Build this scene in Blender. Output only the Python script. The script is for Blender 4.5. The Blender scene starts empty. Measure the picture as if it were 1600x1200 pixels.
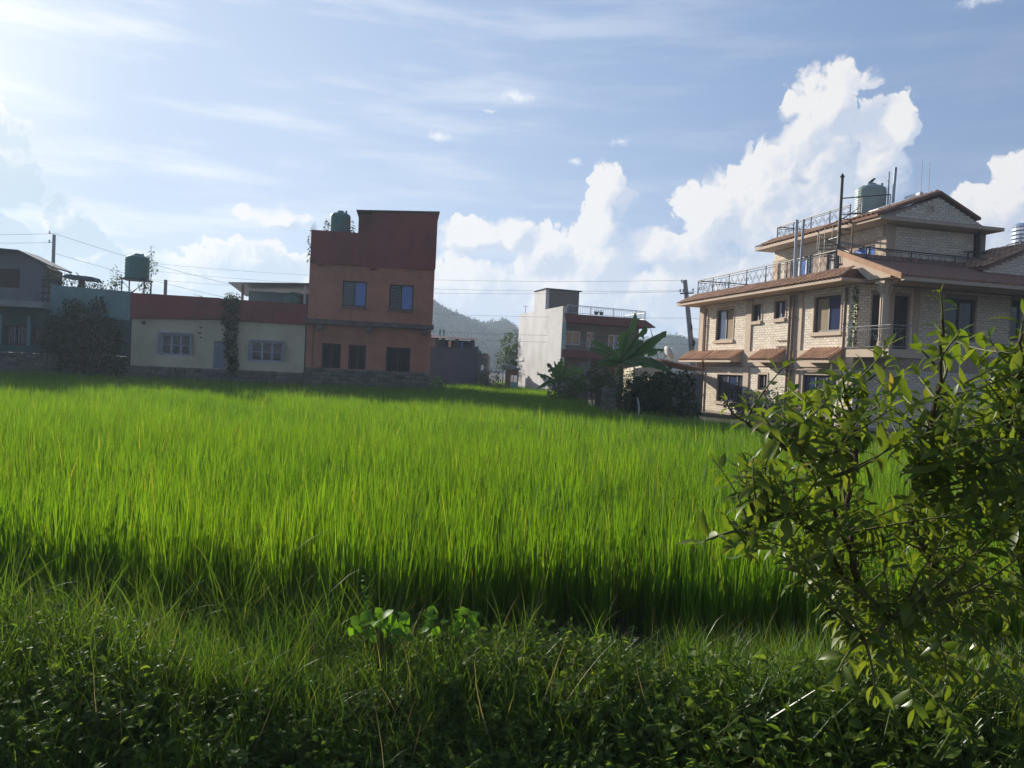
import bpy, math, random
import numpy as np
from mathutils import Matrix, Vector, Euler, Quaternion

random.seed(11)
rng = np.random.default_rng(11)
R = math.radians
SC = bpy.context.scene
COL = SC.collection

# ------------------------------------------------------------------ camera
cam_data = bpy.data.cameras.new("camera")
cam = bpy.data.objects.new("camera", cam_data)
COL.objects.link(cam)
cam_data.sensor_fit = 'HORIZONTAL'
cam_data.sensor_width = 36.0
cam_data.lens = 36.0 * 1209.0 / 1600.0
cam_data.clip_start = 0.05
cam_data.clip_end = 12000
EYE = Vector((0.0, 0.0, 1.82))
cam.matrix_world = Matrix.Translation(EYE) @ Matrix.Rotation(R(90 - 1.166), 4, 'X') @ Matrix.Rotation(R(2.69), 4, 'Z')
SC.camera = cam

# ------------------------------------------------------------------ exposure
SC.view_settings.view_transform = 'Standard'
SC.view_settings.look = 'None'
SC.view_settings.gamma = 1.0
SC.view_settings.use_curve_mapping = False
SC.view_settings.exposure = 0.68
SC.render.engine = 'CYCLES'
SC.cycles.max_bounces = 8
SC.cycles.diffuse_bounces = 3
SC.cycles.glossy_bounces = 2
SC.cycles.transmission_bounces = 4
SC.cycles.transparent_max_bounces = 4
SC.cycles.volume_bounces = 0
SC.cycles.use_denoising = True
SC.cycles.denoiser = "OPENIMAGEDENOISE"
SC.cycles.denoising_input_passes = "RGB_ALBEDO_NORMAL"
SC.cycles.denoising_prefilter = "NONE"

# ------------------------------------------------------------------ sun
SUN_AZ, SUN_EL = -0.625, 0.300          # radians; azimuth from +Y, towards +X
sun_data = bpy.data.lights.new("sun", 'SUN')
sun_data.energy = 5.0
sun_data.angle = R(0.6)
sun_data.color = (1.0, 0.94, 0.83)
sun = bpy.data.objects.new("sun", sun_data)
COL.objects.link(sun)
SUN_DIR = Vector((math.sin(SUN_AZ) * math.cos(SUN_EL), math.cos(SUN_AZ) * math.cos(SUN_EL), math.sin(SUN_EL)))
sun.rotation_euler = SUN_DIR.to_track_quat('Z', 'Y').to_euler()
sun.location = (-20, 20, 30)

# ------------------------------------------------------------------ sky
SKY_STRENGTH = 0.064


class NT:
    """tiny helper to write node graphs"""
    def __init__(self, tree):
        self.t = tree
        self.n = tree.nodes
        self.l = tree.links

    def node(self, kind, **kw):
        nd = self.n.new(kind)
        for k, v in kw.items():
            setattr(nd, k, v)
        return nd

    def put(self, sock, v):
        if isinstance(v, bpy.types.NodeSocket):
            self.l.new(v, sock)
        elif v is not None:
            sock.default_value = v

    def m(self, op, a, b=None, c=None, clamp=False):
        nd = self.node('ShaderNodeMath', operation=op)
        nd.use_clamp = clamp
        self.put(nd.inputs[0], a)
        if b is not None:
            self.put(nd.inputs[1], b)
        if c is not None:
            self.put(nd.inputs[2], c)
        return nd.outputs[0]

    def v(self, op, a, b=None):
        nd = self.node('ShaderNodeVectorMath', operation=op)
        self.put(nd.inputs[0], a)
        if b is not None:
            self.put(nd.inputs[1], b)
        return nd.outputs['Value'] if op in ('LENGTH', 'DOT_PRODUCT', 'DISTANCE') else nd.outputs[0]

    def mix(self, f, a, b, blend='MIX'):
        nd = self.node('ShaderNodeMix', data_type='RGBA', blend_type=blend)
        self.put(nd.inputs[0], f)
        self.put(nd.inputs[6], a)
        self.put(nd.inputs[7], b)
        return nd.outputs[2]

    def smooth(self, x, a, b):
        nd = self.node('ShaderNodeMapRange', interpolation_type='SMOOTHSTEP')
        self.put(nd.inputs[0], x)
        self.put(nd.inputs[1], a)
        self.put(nd.inputs[2], b)
        nd.inputs[3].default_value = 0.0
        nd.inputs[4].default_value = 1.0
        return nd.outputs[0]

    def noise(self, vec, scale, detail=4.0, rough=0.55, lac=2.0, dims='3D'):
        nd = self.node('ShaderNodeTexNoise')
        nd.noise_dimensions = dims
        self.put(nd.inputs['Vector'], vec)
        nd.inputs['Scale'].default_value = scale
        nd.inputs['Detail'].default_value = detail
        nd.inputs['Roughness'].default_value = rough
        nd.inputs['Lacunarity'].default_value = lac
        return nd.outputs[0]

    def ramp(self, f, stops):
        nd = self.node('ShaderNodeValToRGB')
        cr = nd.color_ramp
        while len(cr.elements) < len(stops):
            cr.elements.new(0.5)
        for e, (p, c) in zip(cr.elements, stops):
            e.position = p
            e.color = (*c, 1) if len(c) == 3 else c
        self.put(nd.inputs[0], f)
        return nd.outputs[0]


world = bpy.data.worlds.new("World")
SC.world = world
world.use_nodes = True
world.node_tree.nodes.clear()
W = NT(world.node_tree)
w_out = W.node('ShaderNodeOutputWorld')
w_bg = W.node('ShaderNodeBackground')
W.l.new(w_bg.outputs[0], w_out.inputs[0])
w_bg.inputs[1].default_value = SKY_STRENGTH
sky = W.node('ShaderNodeTexSky', sky_type='NISHITA')
sky.sun_disc = False
sky.sun_elevation = SUN_EL
sky.sun_rotation = SUN_AZ
sky.altitude = 300
sky.air_density = 1.0
sky.dust_density = 0.7
sky.ozone_density = 2.2
w_dir = W.node('ShaderNodeTexCoord').outputs['Generated']
w_sep = W.node('ShaderNodeSeparateXYZ')
W.l.new(w_dir, w_sep.inputs[0])
w_az = W.m('ARCTAN2', w_sep.outputs[0], w_sep.outputs[1])
w_el = W.m('ARCSINE', w_sep.outputs[2])
w_comb = W.node('ShaderNodeCombineXYZ')
W.l.new(w_az, w_comb.inputs[0])
W.l.new(w_el, w_comb.inputs[1])
w_p = w_comb.outputs[0]

# cumulus heaps: azimuth, elevation, half width, half height
CLOUDS = [
    (0.372, 0.318, 0.052, 0.050), (0.345, 0.290, 0.045, 0.045), (0.372, 0.265, 0.068, 0.066), (0.448, 0.292, 0.024, 0.034),
    (0.422, 0.250, 0.046, 0.062), (0.300, 0.225, 0.055, 0.055), (0.330, 0.200, 0.100, 0.075), (0.240, 0.190, 0.050, 0.048),
    (0.365, 0.160, 0.110, 0.085), (0.175, 0.155, 0.055, 0.036), (0.190, 0.115, 0.090, 0.055), (0.210, 0.150, 0.075, 0.050), (0.260, 0.110, 0.130, 0.070), (0.107, 0.225, 0.026, 0.034),
    (0.112, 0.185, 0.036, 0.050), (0.100, 0.140, 0.060, 0.055), (0.030, 0.150, 0.050, 0.032), (-0.010, 0.170, 0.026, 0.026),
    (-0.060, 0.165, 0.050, 0.022), (0.060, 0.090, 0.120, 0.060), (-0.060, 0.100, 0.100, 0.050), (-0.185, 0.165, 0.020, 0.012),
    (-0.330, 0.110, 0.070, 0.034), (-0.250, 0.095, 0.080, 0.030), (-0.400, 0.080, 0.090, 0.034), (-0.310, 0.170, 0.045, 0.013),
    (0.505, 0.170, 0.075, 0.050), (0.560, 0.200, 0.055, 0.044), (0.590, 0.235, 0.060, 0.018), (0.520, 0.150, 0.090, 0.050), (0.680, 0.190, 0.120, 0.090),
    (-0.630, 0.185, 0.075, 0.075), (-0.610, 0.110, 0.080, 0.065), (-0.525, 0.140, 0.040, 0.028), (-0.500, 0.105, 0.050, 0.030),
    (0.900, 0.160, 0.160, 0.090), (1.250, 0.130, 0.140, 0.060), (-0.950, 0.120, 0.160, 0.060), (-1.350, 0.150, 0.120, 0.070),
    (1.900, 0.140, 0.200, 0.080), (2.600, 0.150, 0.180, 0.090), (-1.900, 0.120, 0.180, 0.060), (-2.600, 0.160, 0.200, 0.080),
]
WISPS = [(-0.012, 0.336, 0.036, 0.009), (-0.108, 0.283, 0.024, 0.010), (0.125, 0.288, 0.022, 0.008), (0.062, 0.262, 0.020, 0.007),
         (-0.046, 0.318, 0.012, 0.004), (0.520, 0.408, 0.030, 0.008)]


def field(p, blobs):
    f = None
    for (a, e, ra, re) in blobs:
        d = W.v('MULTIPLY', W.v('SUBTRACT', p, (a, e, 0)), (1.0 / ra, 1.0 / re, 0))
        g = W.m('SUBTRACT', 1.0, W.v('LENGTH', d))
        f = g if f is None else W.m('SMOOTH_MAX', f, g, 0.25)
    return f


# warp the coordinates so that the heaps do not read as ellipses
w_warp = W.node('ShaderNodeTexNoise', noise_dimensions='2D')
W.l.new(w_p, w_warp.inputs['Vector'])
w_warp.inputs['Scale'].default_value = 26
w_warp.inputs['Detail'].default_value = 2
w_off = W.v('MULTIPLY', W.v('SUBTRACT', w_warp.outputs['Color'], (0.5, 0.5, 0.5)), (0.024, 0.024, 0))
w_pw = W.v('ADD', w_p, w_off)
f0 = field(w_pw, CLOUDS)
f1 = field(W.v('ADD', w_pw, (-0.022, 0.016, 0)), CLOUDS)


def billow(p):
    """cauliflower relief: distance to cell centres at a few sizes, plus fine noise"""
    tot = None
    for s, a in ((30, 0.95), (72, 0.50), (170, 0.22)):
        vo = W.node('ShaderNodeTexVoronoi', feature='F1', voronoi_dimensions='2D')
        W.put(vo.inputs['Vector'], p)
        vo.inputs['Scale'].default_value = s
        t = W.m('MULTIPLY', W.m('SUBTRACT', 0.30, W.m('MULTIPLY', vo.outputs['Distance'], vo.outputs['Distance'])), a)
        tot = t if tot is None else W.m('ADD', tot, t)
    nz = W.m('MULTIPLY', W.m('SUBTRACT', W.noise(p, 42, 7, 0.60, dims='2D'), 0.5), 0.55)
    return W.m('ADD', tot, nz)


b0 = billow(w_pw)
b1 = billow(W.v('ADD', w_pw, (-0.0075, 0.0045, 0)))
dens = W.m('ADD', f0, W.m('MULTIPLY', b0, 0.72))
big = W.noise(w_pw, 11, 3, 0.5, dims='2D')
alpha = W.smooth(dens, 0.0, W.m('ADD', 0.15, W.m('MULTIPLY', W.smooth(big, 0.40, 0.68), 0.75)))
# relief light: what faces the sun's side is brighter, the heart and base of a heap greyer
relief = W.m('MULTIPLY', W.m('SUBTRACT', b0, b1), 0.95)
big = W.noise(w_pw, 11, 3, 0.5, dims='2D')
heart = W.smooth(dens, 0.35, 1.15)
edge = W.m('MULTIPLY', W.m('SUBTRACT', f0, f1), 2.0)
lit = W.m('ADD', W.m('ADD', 0.30, edge), relief)
lit = W.m('SUBTRACT', lit, W.m('MULTIPLY', heart, W.m('MULTIPLY', big, 0.35)))
thin = W.m('MULTIPLY', W.m('SUBTRACT', 1.0, W.smooth(dens, 0.1, 0.6)), 0.30)
lit = W.m('ADD', lit, thin)
sun_d = W.v('DOT_PRODUCT', w_dir, tuple(SUN_DIR))
near_sun = W.m('POWER', W.m('MAXIMUM', sun_d, 0.0), 5.0)
# heaps that stand before the sun are seen from their shaded side
lit = W.m('SUBTRACT', lit, W.m('MULTIPLY', W.m('MULTIPLY', W.smooth(near_sun, 0.45, 0.95), W.smooth(dens, 0.15, 0.55)), 0.9))
lit = W.m('ADD', lit, 0.0, clamp=True)
c_shadow, c_lit = (5.7, 6.35, 7.7, 1), (9.2, 8.95, 8.75, 1)
c_shadow = W.mix(W.smooth(near_sun, 0.45, 0.95), c_shadow, (4.7, 6.1, 7.3, 1))
cl_col = W.mix(lit, c_shadow, c_lit)

# thin cirrus veils, stretched across the upper left
st = W.node('ShaderNodeMapping')
W.l.new(w_p, st.inputs[0])
st.inputs['Rotation'].default_value = (0, 0, R(17))
st.inputs['Scale'].default_value = (1.6, 11.0, 1)
cirrus = W.smooth(W.noise(st.outputs[0], 2.2, 5, 0.55, dims='2D'), 0.42, 0.78)
sun_d = W.v('DOT_PRODUCT', w_dir, tuple(SUN_DIR))
near_sun = W.m('POWER', W.m('MAXIMUM', sun_d, 0.0), 5.0)
glow = W.m('POWER', W.m('MAXIMUM', sun_d, 0.0), 150.0)
cir_a = W.m('MULTIPLY', cirrus, W.m('ADD', 0.08, W.m('MULTIPLY', near_sun, 0.62)))

# small wisps
wf = W.m('ADD', field(W.v('ADD', w_p, W.v('MULTIPLY', w_off, (0.5, 0.35, 0))), WISPS), W.m('MULTIPLY', W.m('SUBTRACT', W.noise(w_p, 60, 5, 0.65, dims='2D'), 0.55), 1.6))
w_alpha = W.m('MULTIPLY', W.smooth(wf, 0.05, 1.0), 0.75)

# moist air near the horizon whitens the blue
hz = W.m('POWER', 2.718, W.m('MULTIPLY', W.m('MAXIMUM', w_el, 0.0), -6.5))
hz = W.m('MULTIPLY', hz, 0.84)
base = W.v('MINIMUM', sky.outputs[0], (6.6, 7.6, 9.0))
# the blue deepens away from the sun and towards the zenith
tw = W.m('ADD', W.m('MULTIPLY', sun_d, 0.5), 0.5)
blue = W.mix(W.m('POWER', tw, 1.6), (0.45, 0.95, 2.3, 1), (2.75, 4.3, 7.7, 1))
col = W.mix(0.72, base, blue)
hz = W.m('MULTIPLY', hz, W.m('ADD', 0.12, W.m('MULTIPLY', tw, 0.88)))
col = W.mix(hz, col, (6.0, 7.0, 8.6, 1))
col = W.mix(W.m('MULTIPLY', near_sun, 0.48), col, (6.9, 8.0, 9.2, 1))
col = W.mix(cir_a, col, (9.4, 9.6, 9.8, 1))
col = W.mix(w_alpha, col, (9.3, 9.4, 9.6, 1))
col = W.mix(W.m('MULTIPLY', alpha, 0.93), col, cl_col)
col = W.mix(W.m('MULTIPLY', glow, 0.40), col, (12.5, 12.3, 11.8, 1))
# below the horizon: dull ground light
down = W.smooth(w_el, -0.03, 0.0)
col = W.mix(down, (1.2, 1.5, 1.0, 1), col)
W.l.new(col, w_bg.inputs[0])


# ------------------------------------------------------------------ materials
def mat_new(name):
    m = bpy.data.materials.new(name)
    m.use_nodes = True
    m.node_tree.nodes.clear()
    nt = NT(m.node_tree)
    out = nt.node('ShaderNodeOutputMaterial')
    return m, nt, out


def rgb(c, k=1.0):
    return (min(1, c[0] * k), min(1, c[1] * k), min(1, c[2] * k), 1)


def plaster(name, c, c2=None, rough=0.85, stain=0.5, scale=1.0, bump=0.25, streak=True, spec=0.25, island=0.0, metal=0.0):
    """painted or bare solid: two-tone mottling, vertical weather streaks, fine bump"""
    m, t, out = mat_new(name)
    c2 = c2 or (c[0] * 0.62, c[1] * 0.62, c[2] * 0.60)
    co = t.node('ShaderNodeTexCoord').outputs['Object']
    n1 = t.noise(co, 1.3 * scale, 5, 0.6)
    n2 = t.noise(co, 14 * scale, 4, 0.6)
    f = t.m('ADD', t.m('MULTIPLY', t.smooth(n1, 0.35, 0.75), stain), t.m('MULTIPLY', t.m('SUBTRACT', n2, 0.5), 0.5 * stain), clamp=True)
    if streak:
        mp = t.node('ShaderNodeMapping')
        t.l.new(co, mp.inputs[0])
        mp.inputs['Scale'].default_value = (5 * scale, 5 * scale, 0.35 * scale)
        s = t.smooth(t.noise(mp.outputs[0], 1.2, 5, 0.65), 0.48, 0.74)
        brk = t.smooth(t.noise(co, 0.9 * scale, 3, 0.6), 0.38, 0.66)
        f = t.m('MAXIMUM', f, t.m('MULTIPLY', t.m('MULTIPLY', s, brk), stain * 1.5), clamp=True)
    col = t.mix(f, rgb(c), rgb(c2))
    if island:
        geo = t.node('ShaderNodeNewGeometry').outputs['Random Per Island']
        oi = t.node('ShaderNodeObjectInfo').outputs['Random']
        r = t.m('FRACT', t.m('ADD', geo, t.m('MULTIPLY', oi, 7.31)))
        k = t.m('ADD', 1 - island, t.m('MULTIPLY', r, 2 * island))
        cc = t.node('ShaderNodeCombineXYZ')
        for i in range(3):
            t.l.new(k, cc.inputs[i])
        col = t.mix(1.0, col, cc.outputs[0], 'MULTIPLY')
    p = t.node('ShaderNodeBsdfPrincipled')
    t.put(p.inputs['Base Color'], col)
    p.inputs['Roughness'].default_value = rough
    p.inputs['Specular IOR Level'].default_value = spec
    p.inputs['Metallic'].default_value = metal
    if bump:
        b = t.node('ShaderNodeBump')
        b.inputs['Strength'].default_value = bump
        b.inputs['Distance'].default_value = 0.02
        t.l.new(t.noise(co, 22 * scale, 5, 0.65), b.inputs['Height'])
        t.l.new(b.outputs[0], p.inputs['Normal'])
    t.l.new(p.outputs[0], out.inputs[0])
    return m


def glass(name, c, rough=0.06, metal=0.0):
    m, t, out = mat_new(name)
    p = t.node('ShaderNodeBsdfPrincipled')
    p.inputs['Base Color'].default_value = rgb(c)
    p.inputs['Roughness'].default_value = rough
    p.inputs['Metallic'].default_value = metal
    p.inputs['IOR'].default_value = 1.7
    co = t.node('ShaderNodeTexCoord').outputs['Object']
    b = t.node('ShaderNodeBump')
    b.inputs['Strength'].default_value = 0.06
    t.l.new(t.noise(co, 1.5, 2), b.inputs['Height'])
    t.l.new(b.outputs[0], p.inputs['Normal'])
    t.l.new(p.outputs[0], out.inputs[0])
    return m


def leafy(name, ca, cb, tr=0.45, trc=None, gloss=0.10, grough=0.38, nscale=6.0, patch=0.0, dry=0.0):
    """thin leaf: diffuse + translucent, a weak sheen; the tone differs from leaf to leaf"""
    m, t, out = mat_new(name)
    geo = t.node('ShaderNodeNewGeometry').outputs['Random Per Island']
    oi = t.node('ShaderNodeObjectInfo').outputs['Random']
    r = t.m('FRACT', t.m('ADD', geo, t.m('MULTIPLY', oi, 5.77)))
    co = t.node('ShaderNodeTexCoord').outputs['Object']
    n = t.noise(co, nscale, 3, 0.6)
    f = t.m('ADD', t.m('MULTIPLY', r, 0.75), t.m('MULTIPLY', t.m('SUBTRACT', n, 0.4), 0.6), clamp=True)
    if patch:                       # plots of slightly different vigour across the ground
        pos = t.node('ShaderNodeNewGeometry').outputs['Position']
        pn = t.noise(pos, 0.55, 4, 0.6)
        f = t.m('ADD', f, t.m('MULTIPLY', t.m('SUBTRACT', pn, 0.5), patch), clamp=True)
    col = t.mix(f, rgb(ca), rgb(cb))
    if dry:                         # a few yellowed blades
        r2 = t.m('FRACT', t.m('MULTIPLY', r, 37.7))
        col = t.mix(t.m('MULTIPLY', t.smooth(r2, 1.0 - dry, 1.0 - dry * 0.6), 0.75), col, (0.36, 0.31, 0.09, 1))
    if patch:                       # each plant has a tone of its own
        kk = t.m('ADD', 0.72, t.m('MULTIPLY', oi, 0.50))
        cc = t.node('ShaderNodeCombineXYZ')
        for i in range(3):
            t.l.new(kk, cc.inputs[i])
        col = t.mix(1.0, col, cc.outputs[0], 'MULTIPLY')
    d = t.node('ShaderNodeBsdfDiffuse')
    t.put(d.inputs[0], col)
    tl = t.node('ShaderNodeBsdfTranslucent')
    trc = trc or (1.5, 1.45, 0.55)
    t.put(tl.inputs[0], t.mix(1.0, col, (*trc, 1), 'MULTIPLY'))
    mx = t.node('ShaderNodeMixShader')
    mx.inputs[0].default_value = tr
    t.l.new(d.outputs[0], mx.inputs[1])
    t.l.new(tl.outputs[0], mx.inputs[2])
    g = t.node('ShaderNodeBsdfGlossy')
    g.inputs['Roughness'].default_value = grough
    g.inputs[0].default_value = (1, 1, 1, 1)
    lw = t.node('ShaderNodeLayerWeight')
    lw.inputs[0].default_value = 0.35
    gm = t.m('MULTIPLY', lw.outputs[0], gloss * 1.3)
    gm = t.m('ADD', gm, gloss * 0.22, clamp=True)
    m2 = t.node('ShaderNodeMixShader')
    t.l.new(gm, m2.inputs[0])
    t.l.new(mx.outputs[0], m2.inputs[1])
    t.l.new(g.outputs[0], m2.inputs[2])
    t.l.new(m2.outputs[0], out.inputs[0])
    return m


MAT = {}
MAT['mud'] = plaster('mud', (0.055, 0.045, 0.03), (0.03, 0.03, 0.02), 0.9, 0.8, 0.6, 0.6, False)
MAT['orange'] = plaster('orange_paint', (0.54, 0.225, 0.14), (0.31, 0.13, 0.09), 0.85, 0.75, 0.7)
MAT['maroon'] = plaster('maroon_paint', (0.30, 0.072, 0.056), (0.16, 0.05, 0.043), 0.85, 0.8, 0.6)
MAT['raw_concrete'] = plaster('raw_concrete', (0.19, 0.15, 0.125), (0.08, 0.065, 0.058), 0.95, 0.8, 2.0, 0.6)
MAT['concrete'] = plaster('grey_concrete', (0.33, 0.33, 0.32), (0.2, 0.2, 0.2), 0.92, 0.6, 1.0, 0.4)
MAT['cream'] = plaster('cream_paint', (0.66, 0.57, 0.40), (0.42, 0.35, 0.24), 0.88, 0.6, 0.6)
MAT['teal'] = plaster('teal_paint', (0.20, 0.33, 0.33), (0.11, 0.19, 0.19), 0.9, 0.7, 0.7)
MAT['dark_teal'] = plaster('dark_green_paint', (0.075, 0.125, 0.115), (0.045, 0.075, 0.07), 0.9, 0.7, 0.7)
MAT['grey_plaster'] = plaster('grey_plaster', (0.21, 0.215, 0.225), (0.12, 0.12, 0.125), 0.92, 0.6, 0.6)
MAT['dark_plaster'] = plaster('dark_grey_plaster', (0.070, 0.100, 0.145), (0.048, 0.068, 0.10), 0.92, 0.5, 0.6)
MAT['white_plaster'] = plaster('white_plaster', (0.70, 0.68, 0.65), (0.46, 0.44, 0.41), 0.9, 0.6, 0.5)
MAT['shaded_front'] = plaster('shaded_front_grey', (0.22, 0.20, 0.17), (0.15, 0.14, 0.12), 0.9, 0.5, 0.6)  # white house front and tower: shade of the sunless side put into the grey
MAT['red_band'] = plaster('red_band_paint', (0.20, 0.080, 0.072), (0.13, 0.06, 0.055), 0.85, 0.5, 0.8)
MAT['stone'] = plaster('rubble_stone', (0.19, 0.175, 0.145), (0.10, 0.098, 0.08), 0.95, 0.7, 4.0, 0.7, False, island=0.28)
MAT['mortar'] = plaster('mortar', (0.15, 0.13, 0.11), (0.09, 0.08, 0.07), 0.95, 0.6, 3.0, 0.5, False)
MAT['brick'] = plaster('pale_brick', (0.85, 0.75, 0.60), (0.69, 0.58, 0.45), 0.9, 0.45, 5.0, 0.4, False, island=0.11)
MAT['joint'] = plaster('brick_joint', (0.46, 0.36, 0.29), (0.34, 0.26, 0.21), 0.95, 0.5, 3.0, 0.4, False)
MAT['beige'] = plaster('beige_trim_paint', (0.60, 0.46, 0.34), (0.44, 0.33, 0.245), 0.85, 0.45, 0.8)
MAT['tile'] = plaster('clay_roof_tile', (0.52, 0.29, 0.165), (0.32, 0.18, 0.11), 0.8, 0.7, 2.5, 0.4, False, island=0.22)
MAT['tile_base'] = plaster('roof_underlay', (0.28, 0.14, 0.09), (0.18, 0.09, 0.065), 0.9, 0.6, 2.0, 0.3, False)
MAT['dark_metal'] = plaster('dark_painted_iron', (0.05, 0.05, 0.055), (0.10, 0.06, 0.045), 0.5, 0.5, 4.0, 0.1, False, 0.5)
MAT['grey_metal'] = plaster('grey_painted_steel', (0.42, 0.45, 0.50), (0.30, 0.30, 0.31), 0.5, 0.4, 3.0, 0.05, False, 0.5, metal=0.3)
MAT['steel'] = plaster('bright_steel', (0.72, 0.73, 0.75), (0.6, 0.6, 0.62), 0.18, 0.2, 2.0, 0.0, False, 0.5, metal=1.0)
MAT['pvc'] = plaster('brown_pipe', (0.24, 0.15, 0.10), (0.17, 0.11, 0.08), 0.5, 0.4, 2.0, 0.0, False, 0.4)
MAT['frame_dark'] = plaster('dark_window_frame', (0.035, 0.03, 0.03), (0.06, 0.05, 0.045), 0.5, 0.3, 3.0, 0.0, False, 0.4)
MAT['frame_brown'] = plaster('brown_window_frame', (0.085, 0.05, 0.035), (0.05, 0.03, 0.025), 0.5, 0.3, 3.0, 0.0, False, 0.4)
MAT['frame_lilac'] = plaster('lilac_wood_paint', (0.42, 0.42, 0.48), (0.30, 0.30, 0.36), 0.7, 0.4, 3.0, 0.1, False)
MAT['frame_white'] = plaster('white_window_frame', (0.72, 0.72, 0.70), (0.55, 0.55, 0.53), 0.6, 0.3, 3.0, 0.0, False)
MAT['door'] = plaster('grey_blue_door', (0.27, 0.29, 0.34), (0.20, 0.21, 0.25), 0.7, 0.5, 2.0, 0.1)
MAT['dark_door'] = plaster('dark_brown_door', (0.045, 0.03, 0.025), (0.03, 0.022, 0.02), 0.6, 0.5, 2.0, 0.1)
MAT['glass_dark'] = glass('dark_glass', (0.012, 0.014, 0.018))
MAT['glass_blue'] = glass('blue_film_glass', (0.07, 0.16, 0.50), 0.10, 0.0)
MAT['glass_slate'] = glass('slate_glass', (0.030, 0.050, 0.115), 0.07)
MAT['glass_clear'] = glass('smoky_glass', (0.05, 0.06, 0.075), 0.05)
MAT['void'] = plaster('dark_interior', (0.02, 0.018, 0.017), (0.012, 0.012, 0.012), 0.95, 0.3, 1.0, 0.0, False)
MAT['curtain'] = plaster('tan_curtain', (0.34, 0.26, 0.17), (0.25, 0.19, 0.12), 0.95, 0.5, 3.0, 0.1)
MAT['tank_green'] = plaster('green_tank_plastic', (0.075, 0.22, 0.19), (0.06, 0.16, 0.14), 0.5, 0.4, 1.5, 0.0, False, 0.4)
MAT['tank_grey'] = plaster('grey_green_tank_plastic', (0.30, 0.39, 0.37), (0.22, 0.29, 0.28), 0.5, 0.4, 1.5, 0.0, False, 0.4)
MAT['sheet'] = plaster('zinc_sheet', (0.22, 0.25, 0.28), (0.15, 0.17, 0.19), 0.4, 0.5, 1.0, 0.1, True, 0.5, metal=0.5)
MAT['blue_sheet'] = plaster('blue_sheet_metal', (0.15, 0.29, 0.32), (0.10, 0.20, 0.23), 0.5, 0.5, 1.0, 0.1, True, 0.4)
MAT['pale_sheet'] = plaster('pale_sheet_metal', (0.75, 0.76, 0.78), (0.6, 0.62, 0.65), 0.35, 0.4, 1.0, 0.0, False, 0.5)
MAT['pole_grey'] = plaster('concrete_pole', (0.30, 0.30, 0.30), (0.20, 0.20, 0.20), 0.9, 0.6, 2.0, 0.2)
MAT['wire'] = plaster('black_wire', (0.06, 0.06, 0.065), (0.05, 0.05, 0.05), 0.6, 0.1, 1.0, 0.0, False)
MAT['aqua'] = plaster('aqua_paint', (0.26, 0.52, 0.52), (0.2, 0.4, 0.4), 0.7, 0.4, 2.0, 0.0, False)
MAT['red_cloth'] = plaster('red_cloth', (0.40, 0.06, 0.07), (0.55, 0.28, 0.28), 0.95, 0.6, 6.0, 0.3, False)
MAT['white_cloth'] = plaster('white_cloth', (0.65, 0.62, 0.58), (0.5, 0.45, 0.42), 0.95, 0.4, 6.0, 0.3, False)
MAT['blue_cloth'] = plaster('blue_tarpaulin', (0.08, 0.20, 0.60), (0.05, 0.13, 0.42), 0.7, 0.4, 3.0, 0.2, False)
MAT['wood'] = plaster('weathered_wood', (0.30, 0.20, 0.12), (0.19, 0.13, 0.085), 0.9, 0.6, 5.0, 0.3)
MAT['rice'] = leafy('rice_blade', (0.068, 0.162, 0.010), (0.154, 0.256, 0.018), 0.58, (1.6, 1.5, 0.45), 0.022, 0.45, 1.0, 1.3, 0.03)
MAT['grass'] = leafy('bank_grass_blade', (0.055, 0.125, 0.014), (0.130, 0.195, 0.033), 0.50, None, 0.02, 0.42, 2.0, 0.6, 0.045)
MAT['weed'] = leafy('weed_leaf', (0.065, 0.128, 0.018), (0.165, 0.220, 0.045), 0.54, None, 0.03, 0.42, 8.0)
MAT['broad'] = leafy('broad_creeper_leaf', (0.11, 0.24, 0.02), (0.16, 0.30, 0.03), 0.5, None, 0.03, 0.40, 8.0)
MAT['bush'] = leafy('bush_leaf', (0.090, 0.152, 0.020), (0.185, 0.228, 0.038), 0.46, (1.6, 1.5, 0.5), 0.055, 0.40, 10.0)
MAT['bush_red'] = leafy('young_bush_leaf', (0.22, 0.085, 0.035), (0.20, 0.14, 0.05), 0.4, (1.3, 1.0, 0.6), 0.15, 0.36, 10.0)
MAT['bush_yellow'] = leafy('yellowing_bush_leaf', (0.22, 0.24, 0.03), (0.30, 0.22, 0.04), 0.45, (1.3, 1.2, 0.6), 0.15, 0.36, 10.0)
MAT['banana'] = leafy('banana_leaf', (0.065, 0.155, 0.024), (0.115, 0.21, 0.034), 0.50, None, 0.07, 0.34, 4.0)
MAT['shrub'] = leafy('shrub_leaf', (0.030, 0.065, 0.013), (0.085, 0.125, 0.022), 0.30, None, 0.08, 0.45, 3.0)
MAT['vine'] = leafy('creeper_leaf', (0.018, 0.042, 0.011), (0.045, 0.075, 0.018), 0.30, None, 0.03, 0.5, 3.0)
MAT['far_tree'] = leafy('hill_tree_leaf', (0.022, 0.045, 0.018), (0.045, 0.07, 0.025), 0.2, None, 0.04, 0.6, 0.3)
MAT['straw'] = leafy('dry_straw', (0.30, 0.24, 0.11), (0.42, 0.34, 0.17), 0.35, (1.1, 1.0, .8), 0.03, 0.5, 3.0)
MAT['bark'] = plaster('bark', (0.13, 0.085, 0.055), (0.07, 0.05, 0.035), 0.95, 0.7, 12.0, 0.6, False)
MAT['banana_stem'] = plaster('banana_stem', (0.30, 0.30, 0.14), (0.18, 0.11, 0.05), 0.7, 0.7, 5.0, 0.3)
MAT['stem'] = plaster('green_stem', (0.11, 0.13, 0.04), (0.12, 0.07, 0.03), 0.7, 0.6, 20.0, 0.1, False)

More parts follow.
